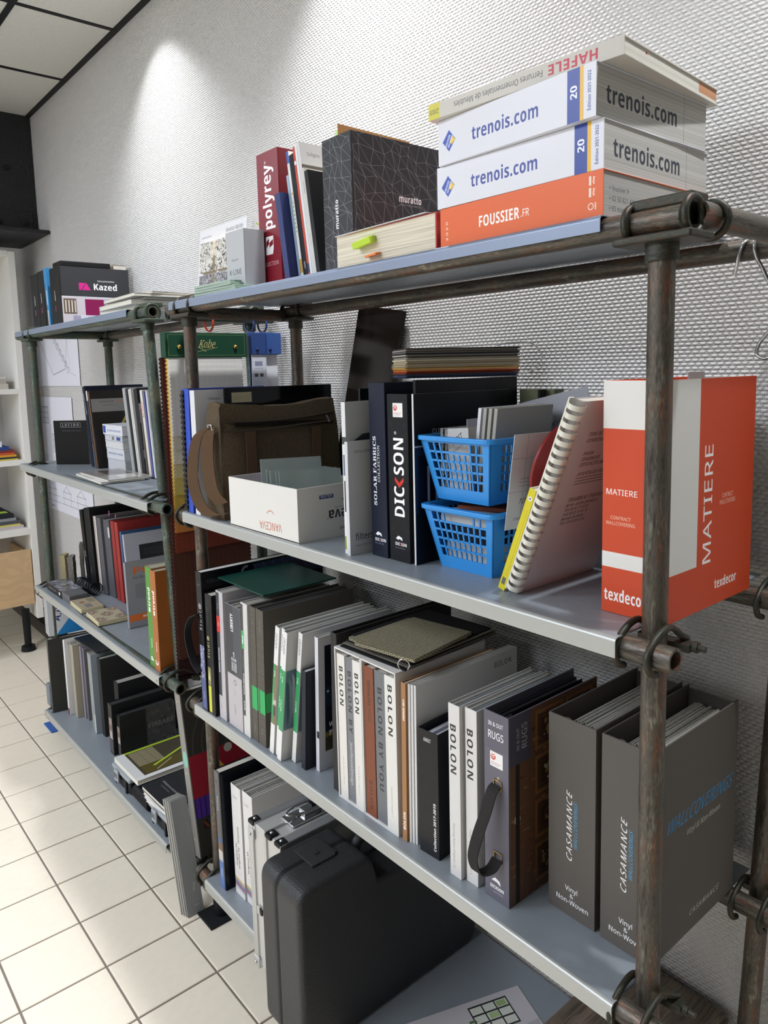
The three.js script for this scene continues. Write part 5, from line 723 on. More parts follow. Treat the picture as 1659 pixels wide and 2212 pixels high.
  // printed sheet and flooring planks
  single('printed_leaflet', RB(0.21, 0.002, 0.28, 0.0005), [pagesV, pagesV, print(0.21, 0.28, '#c9c5c8', (c, W, H) => { P_(c, '#b5b0b6', [[90, 0], [W, 40], [W, H], [130, H]]); R_(c, '#d8dccf', 14, 40, 70, 92); for (let i = 0; i < 4; i++) R_(c, '#2c2c2e', 14 + i * 22, 40, 4, 92); for (let i = 0; i < 4; i++) R_(c, '#2c2c2e', 14, 40 + i * 30, 70, 3); R_(c, '#9cb57a', 20, 46, 14, 22); R_(c, '#a9c088', 42, 74, 14, 22); for (let i = 0; i < 24; i++) C_(c, '#4c6a3a', 60 + rr(-12, 12), 140 + rr(-10, 10), 3); C_(c, '#222', 120, 170, 7); }, 0.35), pagesV, pagesV, pagesV], 'glossy leaflet with a window photo lying on bottom shelf', 'leaflet', [0.085, Y4 + 0.0012, 0.245], -0.35);
  const G = 'laminate flooring planks', ORD = ['second', 'third', 'fourth', 'fifth', 'sixth', 'seventh', 'eighth', 'ninth', 'tenth', 'eleventh', 'twelfth', 'thirteenth', 'fourteenth', 'fifteenth', 'sixteenth', 'seventeenth', 'eighteenth'];
  const pk = [0, 1].map((q) => new THREE.MeshStandardMaterial({ roughness: 0.6, map: dataTex(256, 512, (u, v) => { const a = n16(u * 16 + q * 4, v * 3 + 0.6 * n8(u * 8, v * 8)), b = n128(u * 128, v * 8), t = 0.72 + 0.3 * a - 0.18 * (b > 0.62 ? 1 : 0); return [128 * t, 112 * t, 96 * t]; }, true) }));
  for (let i = 0; i < 18; i++) single('laminate_plank', uvm(BX(0.205, 0.0112, 0.50).clone(), 0.25), pk[i % 2], i === 17 ? 'topmost grey-brown laminate plank of the pile on bottom shelf' : ORD[16 - i] + ' grey-brown laminate plank from the top of the pile', 'plank', [0.372 + (i % 3) * 0.002 - (i === 17 ? 0.004 : 0), Y4 + 0.006 + i * 0.0117, 0.272 + (i % 2) * 0.004], 0, G);
}
// ================= between the units: hanging sample books =================
const fring = (g, x, y, z, c) => part('hanging_ring', new THREE.TorusGeometry(0.026, 0.003, 6, 20), M(c, 0.4), g, x, y, z, 0, 0, 0);
function pinked(zw, h, n, t) { // cloth panel hanging down, notched edges; local x thickness, z 0..-zw, y 0..-h
  const s = new THREE.Shape(), a = 0.004, m = Math.round(h / 0.011); s.moveTo(0, 0);
  for (let i = 1; i <= m; i++) { s.lineTo(-a, -(i - 0.5) * h / m); s.lineTo(0, -i * h / m); }
  s.lineTo(zw, -h); for (let i = m - 1; i >= 0; i--) { s.lineTo(zw + a, -(i + 0.5) * h / m); s.lineTo(zw, -i * h / m); }
  const g = new THREE.ExtrudeGeometry(s, { depth: t, bevelEnabled: false }); g.rotateY(Math.PI / 2); return g;
}
{
  const g = thing('fabric_sample_book', 'hanging fabric sample book with dark green header and gold script', 'sample book', [-0.970, 1.70, 0.388]);
  const hd = 0.255;
  board('header', g, 0.034, 0.070, hd, 0.012, -0.085, -hd / 2, M('#173f2e', 0.6), { px: print(hd, 0.070, '#19432f', (c, W, H) => { c.strokeStyle = '#9a9a5c'; c.lineWidth = 0.7; c.strokeRect(8, 6, W - 16, H - 12); T(c, 'Kobe', 125, 32, 30, { c: '#c9b070', f: 'serif', i: 1, w: 52 }); L_(c, '#c9b070', 1, [[96, 54], [158, 42]]); L_(c, '#c9b070', 1.4, [[98, 40], [122, 54]]); }, 0.6) }, 0.002);
  for (const z of [-0.04, -0.215]) part('brass_stud', new THREE.SphereGeometry(0.0065, 12, 8), brass, g, 0.030, -0.090, z);
  const lay = [[0.030, 0.22, 0.24, '#e0ddd4'], [0.026, 0.26, 0.242, '#d9d2bb'], [0.023, 0.30, 0.242, '#e3dcc0'], [0.020, 0.34, 0.242, '#d8cc96'], [0.017, 0.39, 0.243, '#d9c468'], [0.013, 0.44, 0.243, '#d3b44c'], [0.009, 0.50, 0.244, '#c9803c'], [0.004, 0.56, 0.246, '#7a3420'], [-0.002, 0.88, 0.25, '#522a1c'], [-0.008, 0.93, 0.25, '#340f14'], [-0.014, 0.95, 0.252, '#300d13']];
  lay.forEach(([x, h, w, c], i) => part('fabric_leaf', pinked(w - (i < 8 ? 0.016 : 0), h, 0, 0.0022), new THREE.MeshStandardMaterial({ color: c, roughness: 0.9, bumpMap: clothTex, bumpScale: 0.0006 }), g, x - 0.006, -0.118, -0.003 - (i < 8 ? 0.008 : 0)));
  for (const [z, c] of [[-0.085, '#c23a24'], [-0.15, '#c23a24']]) fring(g, 0.0, -0.018, z, c);
  // blue headed ones behind
  const b = thing('fabric_sample_book', 'hanging sample book with blue header near the wall', 'sample book', [-0.960, 1.70, 0.118]);
  board('header', b, 0.03, 0.066, 0.095, 0.006, -0.080, -0.0475, M('#27447e', 0.5), {}, 0.002); part('header_flap', RB(0.004, 0.064, 0.05, 0.001), M('#2f5290', 0.5), b, 0.023, -0.080, -0.075);
  for (const z of [-0.018, -0.060]) part('press_stud', new THREE.SphereGeometry(0.0055, 10, 6), M('#1d2f58', 0.4), b, z < -0.05 ? 0.025 : 0.021, -0.098, z);
  [[0.016, 0.42, '#d7d8e0', 0.05], [0.010, 0.40, '#e3e3e6', 0.09], [0.004, 0.45, '#1f3572', 0.095]].forEach(([x, h, c, w], i) => part('fabric_leaf', BX(0.002, h, w), i === 0 ? print(w, h, '#d4d6de', (q, W, H) => { R_(q, '#8a8ca0', 10, 20, 26, 14); R_(q, '#777', 8, 40, 30, 1); R_(q, '#555', 8, 56, 12, 10); R_(q, '#555', 26, 56, 12, 10); lines(q, '#8a8ca0', 6, 80, 4, 6, 36); }, 0.7, 1200) : M(c, 0.8), b, x, -0.113 - h / 2, -w / 2 - (i === 1 ? 0.002 : 0)));
  for (const z of [-0.03, -0.075]) fring(b, 0.0 - 0.04, -0.018, z, '#2a3f78');
}
{ // tall sample binder leaning out of the gap, and grey sheets standing on the floor
  const b = book({ name: 'tall_sample_binder', cat: 'binder', label: 'tall grey binder with red and purple samples leaning between the units', x: -0.885, y: 0.1475, z: 0.414, w: 0.036, h: 0.477, d: 0.29, t: 0.004, lean: -9.5, c: '#35322c', sc: '#7d7a74', lc: '#7d7a74', pages: M('#dcd8cc', 0.6), top: 0.002,
    front: print(0.036, 0.505, '#85827c', (c, W, H) => { for (const y of [28, 250, 452]) { C_(c, '#c9b27a', 14, y, 3); } c.fillStyle = '#7fb8a8'; c.beginPath(); c.ellipse(20, 205, 16, 26, 0, 0, 7); c.fill(); }, 0.5),
    right: print(0.296, 0.505, '#35332e', (c, W, H) => { c.strokeStyle = '#5a574f'; c.lineWidth = 2; for (let i = 0; i < 3; i++) { c.beginPath(); c.ellipse(90 + i * 30, 130, 60, 110, 0.5, 0, 7); c.stroke(); } R_(c, '#8f1f2c', 0, 196, W, 130); for (let i = 0; i < 700; i++) R_(c, i % 2 ? '#a02a36' : '#7c1824', rnd() * W, 196 + rnd() * 130, 2, 2); P_(c, '#c99a48', [[58, 200], [68, 198], [130, 290], [118, 296]]); C_(c, '#b9b4a8', 128, 208, 14); R_(c, '#4a2c86', 0, 326, 110, 62); for (let i = 0; i < 7; i++) R_(c, '#33195f', i * 16, 326, 4, 62); P_(c, '#2a1c18', [[20, 400], [W, 318], [W, 410], [20, 426]]); for (let i = 0; i < 22; i++) P_(c, ['#6e3c28', '#2c3a52', '#b9b0a4'][i % 3], [[20 + i * 14, 402 - i * 4], [26 + i * 14, 400 - i * 4], [40 + i * 14, 420], [32 + i * 14, 424]]); }, 0.6, 1300) });
  part('strap_loop', new THREE.TorusGeometry(0.02, 0.004, 6, 16, 4), M('#2c2b2a', 0.8), b, 0.045, 0.38, -0.06, 0, 0.4, 0);
  const G = 'grey sample sheets standing on the floor';
  for (let i = 0; i < 4; i++) { const o = thing('sample_sheet', ['leftmost grey sheet leaning on the floor between the units', 'second grey sheet leaning on the floor between the units', 'third grey sheet leaning on the floor between the units', 'rightmost grey sheet with small lettering leaning between the units'][i], 'sheet', [-0.866 + i * 0.0085, 0.002, 0.474 - i * 0.003], 0.0, G); o.rotation.order = 'YXZ'; o.rotation.z = 0.245; board('panel', o, 0.004, 0.325, 0.05, -0.002, 0.1625, -0.025, M(i === 3 ? '#8f8f8c' : '#b9b7b0', 0.5), { px: i === 3 ? print(0.05, 0.325, '#8f9090', (c, W, H) => { T(c, 'Isover', 30, 250, 9, { rot: -80, c: '#c9cac8' }); R_(c, '#b9bab8', 24, 300, 14, 2); }, 0.5, 1200) : null }); }
}
// ================= farther unit, top shelf =================
const K1 = 1.7139 + 0.0182;
{
  const G = 'black binders on the far top shelf', k = '#141416';
  const dotted = (c, W, H) => { T(c, 'Kazed', W * 0.45, 120, 9, { rot: -90, c: '#c9c9cc' }); R_(c, '#d83a92', W * 0.4, 150, 5, 22); R_(c, '#ddd', W * 0.4, 90, 4, 40); };
  book({ name: 'ring_binder', cat: 'binder', label: 'leftmost black binder on the far top shelf', group: G, x: -2.485, y: K1, z: 0.300, w: 0.100, h: 0.243, d: 0.28, c: k, r: 0.4, fill: 0.7, top: 0.01, front: print(0.1, 0.243, k, dotted, 0.4, 1000) });
  book({ name: 'ring_binder', cat: 'binder', label: 'second black binder on the far top shelf', group: G, x: -2.382, y: K1, z: 0.300, w: 0.078, h: 0.247, d: 0.28, c: k, r: 0.4, fill: 0.7, top: 0.01, front: print(0.078, 0.247, k, dotted, 0.4, 1000) });
  book({ name: 'catalogue', cat: 'catalogue', label: 'blue spined catalogue wedged between black binders on far top shelf', x: -2.292, y: K1, z: 0.300, w: 0.050, h: 0.250, d: 0.24, c: '#2f86bd', lean: -3, front: print(0.05, 0.25, '#2f86bd', (c, W, H) => { P_(c, '#14181c', [[0, 0], [8, 0], [26, H], [0, H]]); R_(c, '#c9d6dc', 26, 90, 10, 60); R_(c, '#d9d6c8', 22, 170, 12, 70); }, 0.4, 1000) });
  book({ name: 'sample_box', cat: 'box', label: 'black binder with pink logo and kitchen photo on its side', x: -2.216, y: K1, z: 0.300, w: 0.128, h: 0.240, d: 0.278, c: '#1a1a1c', r: 0.4, fill: 0.75, top: 0.006, front: print(0.128, 0.24, k, dotted, 0.4, 1000),
    right: print(0.2755, 0.24, '#3d3d40', (c, W, H) => { T(c, 'Kazed', 176, 76, 34, { b: 1, w: 100 }); T(c, 'Votre porte bonheur', 180, 52, 9, { w: 70 }); R_(c, '#d8308c', 70, 62, 46, 28); L_(c, '#3d3d40', 2.5, [[78, 92], [100, 60]]); P_(c, '#3d3d40', [[100, 60], [116, 60], [116, 92]]); L_(c, '#d8308c', 5, [[98, 64], [114, 90]]); R_(c, '#e8e6e8', 0, 116, W, 3); R_(c, '#cfc6ca', 0, 119, W, H); R_(c, '#8a1d52', 90, 126, 76, 70); R_(c, '#6b5a4c', 6, 126, 50, 60); for (let i = 0; i < 4; i++) R_(c, '#d9cfc0', 12 + i * 12, 132, 5, 48); R_(c, '#b9b3d6', 166, 122, 60, 60); R_(c, '#d9d5de', 60, 190, W - 60, 50); R_(c, '#77707a', 100, 196, 40, 30); R_(c, '#a59ab2', 40, 192, 30, 48); P_(c, '#5c4a68', [[200, 126], [W, 130], [W, 150], [206, 150]]); }, 0.4, 1400) });
  // books seen over them
  single('black_notebook', RB(0.10, 0.022, 0.20, 0.004), M('#1b1b1d', 0.5), 'black notebook lying on top of the pink logo binder', 'notebook', [-2.150, K1 + 0.252, 0.19]);
  flat({ name: 'catalogue', cat: 'catalogue', label: 'beige catalogue lying on the pink logo binder next to the wall', x: -2.19, y: K1 + 0.2405, z: 0.075, lx: 0.08, ty: 0.022, dz: 0.055, c: '#c9b4a4' });
  // magazine pile at the right end
  const P = 'magazines piled on the far top shelf'; let y = K1;
  [[0.020, '#cfd0cb', -1.560, 0.34, 0.02, 'bottom'], [0.014, '#c2c2bd', -1.548, 0.345, -0.03, 'second'], [0.009, '#5f5a54', -1.54, 0.33, 0.06, 'third'], [0.009, '#d6d4ce', -1.53, 0.335, -0.05, 'fourth'], [0.006, '#b6a99c', -1.52, 0.325, 0.1, 'topmost']].forEach(([t, c, x, z, a, n]) => { flat({ name: 'magazine', cat: 'magazine', label: n + ' magazine of the low pile on the far top shelf', group: P, x, y, z, lx: 0.30, ty: t, dz: 0.22, yaw: a, t: 0.0006, c, spine: 'left' }); y += t + 0.0004; });
}
// ================= farther unit, second shelf =================
const K2 = 1.1559 + 0.0187 + 0.002;
{
  book({ name: 'brochure', cat: 'brochure', label: 'small black square brochure with boxed title on far second shelf', x: -2.205, y: K2, z: 0.325, w: 0.014, h: 0.182, d: 0.15, t: 0.001, yaw: -0.86, c: '#dcdad4', right: print(0.149, 0.182, '#0c0c0e', (c, W, H) => { c.strokeStyle = '#b9b9ba'; c.lineWidth = 1.2; c.strokeRect(32, 10, 88, 18); T(c, 'LUCIDO', 76, 19, 13, { c: '#d9d9da', sp: 5, w: 74 }); T(c, 'illumination your home', 78, 42, 8, { c: '#77777a', i: 1, w: 84 }); }, 0.35, 1200) });
  book({ name: 'sample_box', cat: 'box', label: 'grey and black box behind the small square brochure', x: -2.19, y: K2, z: 0.20, w: 0.10, h: 0.225, d: 0.12, c: '#a9aaa8', rc: '#17181b' });
  const G = 'catalogues leaning left on the far second shelf';
  const B = (x, w, h, z, c, label, o = {}) => book({ name: 'catalogue', cat: 'catalogue', label, group: G, x, y: K2, z, w, h, d: o.d ?? 0.21, t: o.t ?? 0.001, c, lean: o.lean ?? -9, front: o.front, right: o.right, pages: o.pages, rc: o.rc, sc: o.sc });
  B(-1.985, 0.026, 0.322, 0.262, '#1b2030', 'dark navy folder leaning leftmost on the far second shelf', { d: 0.24, t: 0.003, front: print(0.026, 0.322, '#1b2132', (c, W, H) => T(c, 'NEW CLASSIC', W / 2, 70, 13, { rot: 80, c: '#c9cbd2', w: 92 }), 0.4, 1200) });
  B(-1.955, 0.016, 0.305, 0.260, '#3a3e48', 'slate grey catalogue with stair photo spine leaning on far second shelf', { front: print(0.016, 0.305, '#33373f', (c, W, H) => { R_(c, '#d9dcd6', 2, 0, W, 40); for (let i = 0; i < 18; i++) R_(c, '#6a655e', 2, 46 + i * 9, W, 3); R_(c, '#565c68', 0, 210, W, 95); }, 0.4, 1200) });
  B(-1.936, 0.005, 0.300, 0.258, '#a8714a', 'thin tan catalogue leaning on the far second shelf');
  B(-1.928, 0.012, 0.306, 0.258, '#24211f', 'brown-black catalogue with yellow shelf photo and numeral two', { d: 0.22, right: print(0.219, 0.306, '#2c2825', (c, W, H) => { R_(c, '#8f8c88', 0, 34, W, 52); T(c, 'Schlüter®', 60, 46, 11, { c: '#55524e', w: 60 }); T(c, '-LIPROTEC', 128, 46, 11, { c: '#c8743c', w: 62 }); T(c, 'Tarif illustré 2 / 17', 76, 60, 8, { c: '#66635e' }); P_(c, '#b9a860', [[196, 10], [206, 10], [84, 190], [76, 182]]); for (let k = 0; k < 2; k++) for (let i = 0; i < 5; i++) P_(c, '#c9c6be', [[150 + k * 34, 96 + i * 11], [170 + k * 34, 90 + i * 11], [172 + k * 34, 97 + i * 11], [152 + k * 34, 103 + i * 11]]); T(c, '2', 62, 278, 34, { c: '#d9d6d0' }); for (let i = 0; i < 40; i++) C_(c, '#8a857a', rnd() * W, 100 + rnd() * 150, 0.6); }, 0.35, 1200) });
  // boxed slabs stacked flat
  const S = 'small white boxes stacked on the far second shelf'; let y = K2;
  [[0.043, '#c5c7ca', -1.872, 'bottom grey-white'], [0.041, '#d6d8dc', -1.878, 'second'], [0.028, '#d8d8d6', -1.884, 'third'], [0.022, '#c9cbcf', -1.888, 'fourth'], [0.040, '#dcdde2', -1.905, 'topmost blue-ended']].forEach(([t, c, x, n], i) => { const w = i === 4 ? 0.20 : 0.178; const g = thing('slab_box', n + ' white box of the stack between leaning catalogues', 'box', [x, y, 0.236], 0, S); const pr = print(w, t, c, (q, W, H) => { if (i === 4) { R_(q, '#2f4fa6', 4, 6, 26, H - 12); T(q, 'LES PETITES RÉALISATIONS', 114, H / 2 + 3, 11, { c: '#5a6c9c', w: 140, b: 1 }); } else if (i === 1) T(q, 'PEINTURES ET VERNIS', 92, H / 2, 10, { c: '#5a6c8c', w: 150, b: 1 }); else if (i === 3) { R_(q, '#77787c', 74, 4, 22, 14); R_(q, '#3a4f8c', 120, 4, 40, 14); } else T(q, 'B', W - 10, H / 2, 10, { c: '#888' }); }, 0.5, 1200); board('carton', g, w, t - 0.0008, 0.15, w / 2, t / 2, -0.075, M(c, 0.5), { pz: pr }, 0.001); part('lid_edge', RB(w + 0.002, 0.004, 0.152, 0.0008), M(c, 0.5), g, w / 2, t - 0.0028, -0.075); y += t; });
  B(-1.640, 0.026, 0.316, 0.232, '#a3a6a4', 'pale grey binder leaning right of the white box stack', { t: 0.002 });
  B(-1.606, 0.016, 0.312, 0.232, '#26282c', 'black catalogue leaning beside the pale grey binder'); B(-1.584, 0.010, 0.312, 0.232, '#d9d8d2', 'white catalogue leaning after the black one');
  B(-1.570, 0.010, 0.315, 0.232, '#dcdad4', 'second white catalogue leaning beside the black cover', { d: 0.2 });
  B(-1.556, 0.030, 0.312, 0.228, '#28292d', 'black catalogue with pale band leaning on far second shelf', { lean: -7, right: print(0.209, 0.312, '#2b2c30', (c, W, H) => { R_(c, '#b9b2ae', 0, 54, W, 70); T(c, 'PVC', 40, 80, 22, { c: '#c4502c' }); R_(c, '#c9c9c9', 0, 220, 24, 30); for (let i = 0; i < 5; i++) R_(c, '#888', 0, 190 + i * 5, 22, 2); }, 0.4, 1000) });
  B(-1.522, 0.014, 0.24, 0.226, '#5a5048', 'shorter brown catalogue on the far second shelf', { lean: -7 });
  B(-1.500, 0.020, 0.308, 0.226, '#d9d4ca', 'cream catalogue with red vertical title on far second shelf', { lean: -8, front: print(0.02, 0.308, '#ddd8ce', (c, W, H) => T(c, 'ACOVA', W / 2, 70, 13, { rot: -90, b: 1, c: '#c23a28', w: 56 }), 0.4, 1200) });
  B(-1.474, 0.012, 0.304, 0.226, '#5c5e9a', 'violet-blue catalogue on the far second shelf', { lean: -8 }); B(-1.455, 0.012, 0.306, 0.226, '#cdd0d2', 'pale grey catalogue beside the violet one', { lean: -7 });
  B(-1.240, 0.030, 0.290, 0.285, '#cfc2bd', 'pinkish white folder near the leaning post on far second shelf', { lean: -4 }); B(-1.196, 0.020, 0.262, 0.285, '#d2cfcc', 'white folder just behind the leaning post', { lean: -4 });
  const P = 'magazines lying at the front of the far second shelf';
  flat({ name: 'magazine', cat: 'magazine', label: 'lower magazine lying flat on the far second shelf', group: P, x: -1.772, y: K2, z: 0.392, lx: 0.31, ty: 0.007, dz: 0.15, yaw: -0.06, c: '#d6d5d0', spine: 'left' });
  flat({ name: 'magazine', cat: 'magazine', label: 'upper glossy magazine lying flat on the far second shelf', group: P, x: -1.752, y: K2 + 0.0073, z: 0.384, lx: 0.30, ty: 0.006, dz: 0.15, yaw: -0.02, c: '#b0aca6', r: 0.2, spine: 'left', topf: print(0.3, 0.15, '#a8a49e', (c, W, H) => { R_(c, '#6a655f', 30, 20, 140, 80); R_(c, '#d5d0c6', 190, 30, 80, 60); R_(c, '#8c3a30', 60, 60, 40, 20); }, 0.15, 900) });
}
// ================= farther unit, third shelf =================
const K3 = 0.6344 + 0.0187 + 0.001;
{
  const G = 'binders standing on the far third shelf';
  const B = (x, w, h, z, c, label, o = {}) => book({ name: o.name || 'ring_binder', cat: o.cat || 'binder', label, group: G, x, y: K3, z, w, h, d: o.d ?? 0.235, t: o.t ?? 0.0025, c, lean: o.lean ?? -6, front: o.front, right: o.right, pages: o.pages || pagesDark, rc: o.rc, sc: o.sc, top: o.top, fill: o.fill });
  const lab = (w, h, c, s, y) => print(w, h, c, (q, W, H) => T(q, s, W / 2, y, 12, { rot: -90, c: '#d9d9da', b: 1 }), 0.5, 1000);
  B(-2.192, 0.036, 0.318, 0.246, '#17181a', 'leftmost black binder on the far third shelf', { lean: -8, front: lab(0.036, 0.318, '#17181a', 'auto', 190) });
  B(-2.105, 0.070, 0.338, 0.258, '#141517', 'wide worn black binder on the far third shelf', { lean: -6, front: print(0.07, 0.338, '#161719', (q, W, H) => { T(q, 'VERSEO', 24, 260, 8, { rot: -90, c: '#bbb' }); for (let i = 0; i < 60; i++) R_(q, '#6a655a', 50 + rnd() * 16, rnd() * H * 0.5, 2, 2); }, 0.5, 1000) });
  B(-2.020, 0.030, 0.315, 0.252, '#8f8782', 'taupe spiral folder beside the wide black binder', { lean: -5, pages: pagesGrey, front: print(0.03, 0.315, '#b0a49e', (q, W, H) => { for (let i = 0; i < 16; i++) R_(q, '#6a4a40', 8, 10 + i * 12, 4, 5); R_(q, '#d9d6d0', 22, 0, 8, H); }, 0.5, 1000) });
  B(-1.985, 0.042, 0.313, 0.250, '#55555a', 'first dark grey binder before the red one', { lean: -5, pages: pagesGrey });
  B(-1.938, 0.066, 0.312, 0.242, '#4f4f55', 'second dark grey binder with small white label', { lean: -4.5, pages: pagesGrey, front: print(0.066, 0.312, '#505056', (q, W, H) => { R_(q, '#c9c9c6', 44, 30, 18, 42); R_(q, '#6a6a70', 30, 0, 1.5, H); }, 0.5, 1000) });
  B(-1.862, 0.034, 0.316, 0.240, '#8f2724', 'left bright red binder on the far third shelf', { lean: -4.5 }); B(-1.822, 0.034, 0.316, 0.240, '#9c2b27', 'right bright red binder on the far third shelf', { lean: -4.5 });
  for (const [x, z, n] of [[-2.005, 0.20, 'left'], [-1.905, 0.21, 'right']]) single('index_flag', RB(0.012, 0.022, 0.001, 0), M('#a8608f', 0.6), n + ' pink paper flag on top of the far third shelf binders', 'bookmark', [x, K3 + 0.322, z]);
  B(-1.775, 0.018, 0.285, 0.238, '#33587c', 'blue folder beside the red binders', { lean: -5 }); B(-1.745, 0.016, 0.255, 0.238, '#b9b59c', 'short beige folder beside the blue one', { lean: -5, pages: pagesGrey }); B(-1.722, 0.014, 0.258, 0.238, '#2a2a2e', 'short black folder behind the grey display folder', { lean: -5 });
  B(-1.680, 0.016, 0.290, 0.260, '#a9a9b2', 'grey folder with black window panel on its cover', { lean: -7, d: 0.25, right: print(0.2475, 0.29, '#b0b0b8', (q, W, H) => { R_(q, '#17181a', 52, 46, W - 70, 120); lines(q, '#77787c', 66, 64, 4, 7, 120); R_(q, '#3c3d40', 66, 140, 70, 8); }, 0.3, 1000) });
  B(-1.500, 0.016, 0.234, 0.338, '#8d8d90', 'grey product folder with orange logo facing the room', { name: 'product_folder', cat: 'folder', lean: -2, d: 0.19, pages: pagesGrey, right: print(0.1875, 0.234, '#8f8f92', (q, W, H) => { T(q, 'PCI', 66, 34, 34, { b: 1, c: '#d8682c', w: 92 }); T(q, 'Für Bau-Profis', 64, 58, 13, { c: '#44464a', w: 84 }); lines(q, '#55575a', 28, 82, 9, 6, 100, 1.4); R_(q, '#e0702c', 0, 188, W, 24); T(q, 'BASF', 60, 200, 10, { b: 1 }); }, 0.5, 1200) });
  const tr = (w, c, l) => print(w, 0.311, c, (q, W, H) => { R_(q, '#eef0e6', W * 0.3, 124, W * 0.28, 15); T(q, 'trend', W * 0.46, 92, 22, { rot: -90, b: 1, w: 60 }); T(q, l, W * 0.46, 286, 26, { b: 1, rot: -90 }); T(q, 'PREMIUM', W * 0.5, 236, 7, { rot: -90 }); }, 0.5, 1200);
  B(-1.121, 0.044, 0.311, 0.416, '#c9c2a8', 'green spined sample binder beside the leaning post', { lean: 0.5, pages: M('#b5ae98', 0.7), sc: '#4c8a34', front: tr(0.044, '#4f8c36', 'P'), d: 0.27, top: 0.002 });
  B(-1.0755, 0.038, 0.309, 0.420, '#9c5a20', 'orange-brown spined sample binder beside the green one', { lean: 0.5, pages: M('#b5ae98', 0.7), front: tr(0.038, '#a8622c', 'C'), d: 0.27, top: 0.004, lc: '#c9c2a8' });
  // stones, tiles, flat books, coil
  const st = (c) => new THREE.MeshStandardMaterial({ color: c, roughness: 0.9, bumpMap: dataTexS, bumpScale: 0.004 });
  const dataTexS = dataTex(128, 128, (u, v) => 255 * (0.5 * n64(u * 32, v * 32) + 0.5 * n128(u * 128, v * 128)));
  const rough = (w, h, d) => { const g = new THREE.BoxGeometry(w, h, d, 5, 6, 3), p = g.attributes.position; for (let i = 0; i < p.count; i++) p.setXYZ(i, p.getX(i) + 0.003 * (n64(p.getY(i) * 300 + 7, p.getZ(i) * 300) - 0.5), p.getY(i) + 0.003 * (n64(p.getX(i) * 300, p.getZ(i) * 300 + 3) - 0.5), p.getZ(i) + 0.003 * (n64(p.getX(i) * 300 + 5, p.getY(i) * 300) - 0.5)); g.computeVertexNormals(); return uvm(g, 0.08); };
  const s1 = single('stone_sample', rough(0.055, 0.118, 0.022), st('#c4b68e'), 'cream rough stone sample standing at the end of far third shelf', 'stone', [-2.292, K3 + 0.0605, 0.305], -0.6), s2 = single('stone_sample', rough(0.055, 0.118, 0.022), st('#8f8b80'), 'grey rough stone sample beside the cream one', 'stone', [-2.236, K3 + 0.0605, 0.292], -0.5);
  const s3 = single('stone_slab', rough(0.085, 0.158, 0.014), st('#77736a'), 'grey stone slab with a black tag behind the stones', 'stone', [-2.262, K3 + 0.0805, 0.240], -0.35);
  single('paper_tag', RB(0.02, 0.022, 0.002, 0.0005), M('#16171a', 0.6), 'small black tag on the grey stone slab', 'tag', [-2.238, K3 + 0.115, 0.2425], -0.35);
  flat({ name: 'book', label: 'black spined book lying flat at the left end of far third shelf', x: -2.225, y: K3, z: 0.402, lx: 0.195, ty: 0.030, dz: 0.085, t: 0.002, c: '#1a1b1e', front: print(0.195, 0.03, '#191a1d', (q, W, H) => { T(q, 'LOGEMENTS COLLECTIFS', 76, 15, 9, { c: '#aaa', w: 100 }); R_(q, '#ddd', 160, 8, 18, 12); }, 0.4, 1200), topf: print(0.195, 0.085, '#77777c', (q, W, H) => { for (let i = 0; i < 30; i++) C_(q, i % 2 ? '#a9a9b2' : '#55555c', rnd() * W, rnd() * H, rr(3, 14)); }, 0.2, 900) });
  single('grey_box', RB(0.092, 0.032, 0.072, 0.002), M('#5c5d60', 0.5), 'small flat grey box between black book and patterned tiles', 'box', [-1.976, K3 + 0.0165, 0.366]);
  const tile = (kind) => print(0.15, 0.105, kind ? '#b0a68c' : '#a59a80', (q, W, H) => { for (let i = 0; i < 200; i++) R_(q, 'rgba(120,110,88,0.4)', rnd() * W, rnd() * H, rr(1, 4), rr(1, 3)); if (kind) { for (const [x, y] of [[75, 52], [20, 14], [130, 14], [20, 92], [130, 92]]) { for (let a = 0; a < 8; a++) { q.fillStyle = a % 2 ? '#77807c' : '#96684a'; q.beginPath(); q.ellipse(x + Math.cos(a * 0.785) * 20, y + Math.sin(a * 0.785) * 15, 10, 6, a * 0.785, 0, 7); q.fill(); } C_(q, '#a5603c', x, y, 6); C_(q, '#d8cfb4', x, y, 3); } } else { R_(q, '#8a7f68', 14, 10, 60, 30); R_(q, '#77756c', 90, 44, 50, 30); C_(q, '#8a5a3c', 60, 70, 12); } }, 0.7, 1200);
  const tg = (w, d) => RB(w, 0.018, d, 0.003);
  const side = M('#c4b894', 0.85);
  single('encaustic_tile', tg(0.15, 0.105), [side, side, tile(1), side, side, side], 'cream encaustic tile with blue and brown flower pattern', 'tile', [-1.655, K3 + 0.0095, 0.356], -0.05); single('encaustic_tile', tg(0.147, 0.085), [side, side, tile(0), side, side, side], 'worn brown patterned tile left of the flower tile', 'tile', [-1.846, K3 + 0.0095, 0.364], -0.04);
  const co = thing('wire_coil', 'black spiral wire coil lying in front of the black binders', 'coil', [-2.10, K3, 0.300], 0.12); for (let i = 0; i < 13; i++) part('coil_turn', new THREE.TorusGeometry(0.026, 0.0022, 5, 20), blackP, co, i * 0.0105, 0.0285, 0, 0, Math.PI / 2 + (i % 2 ? 0.45 : -0.35), 0);
}
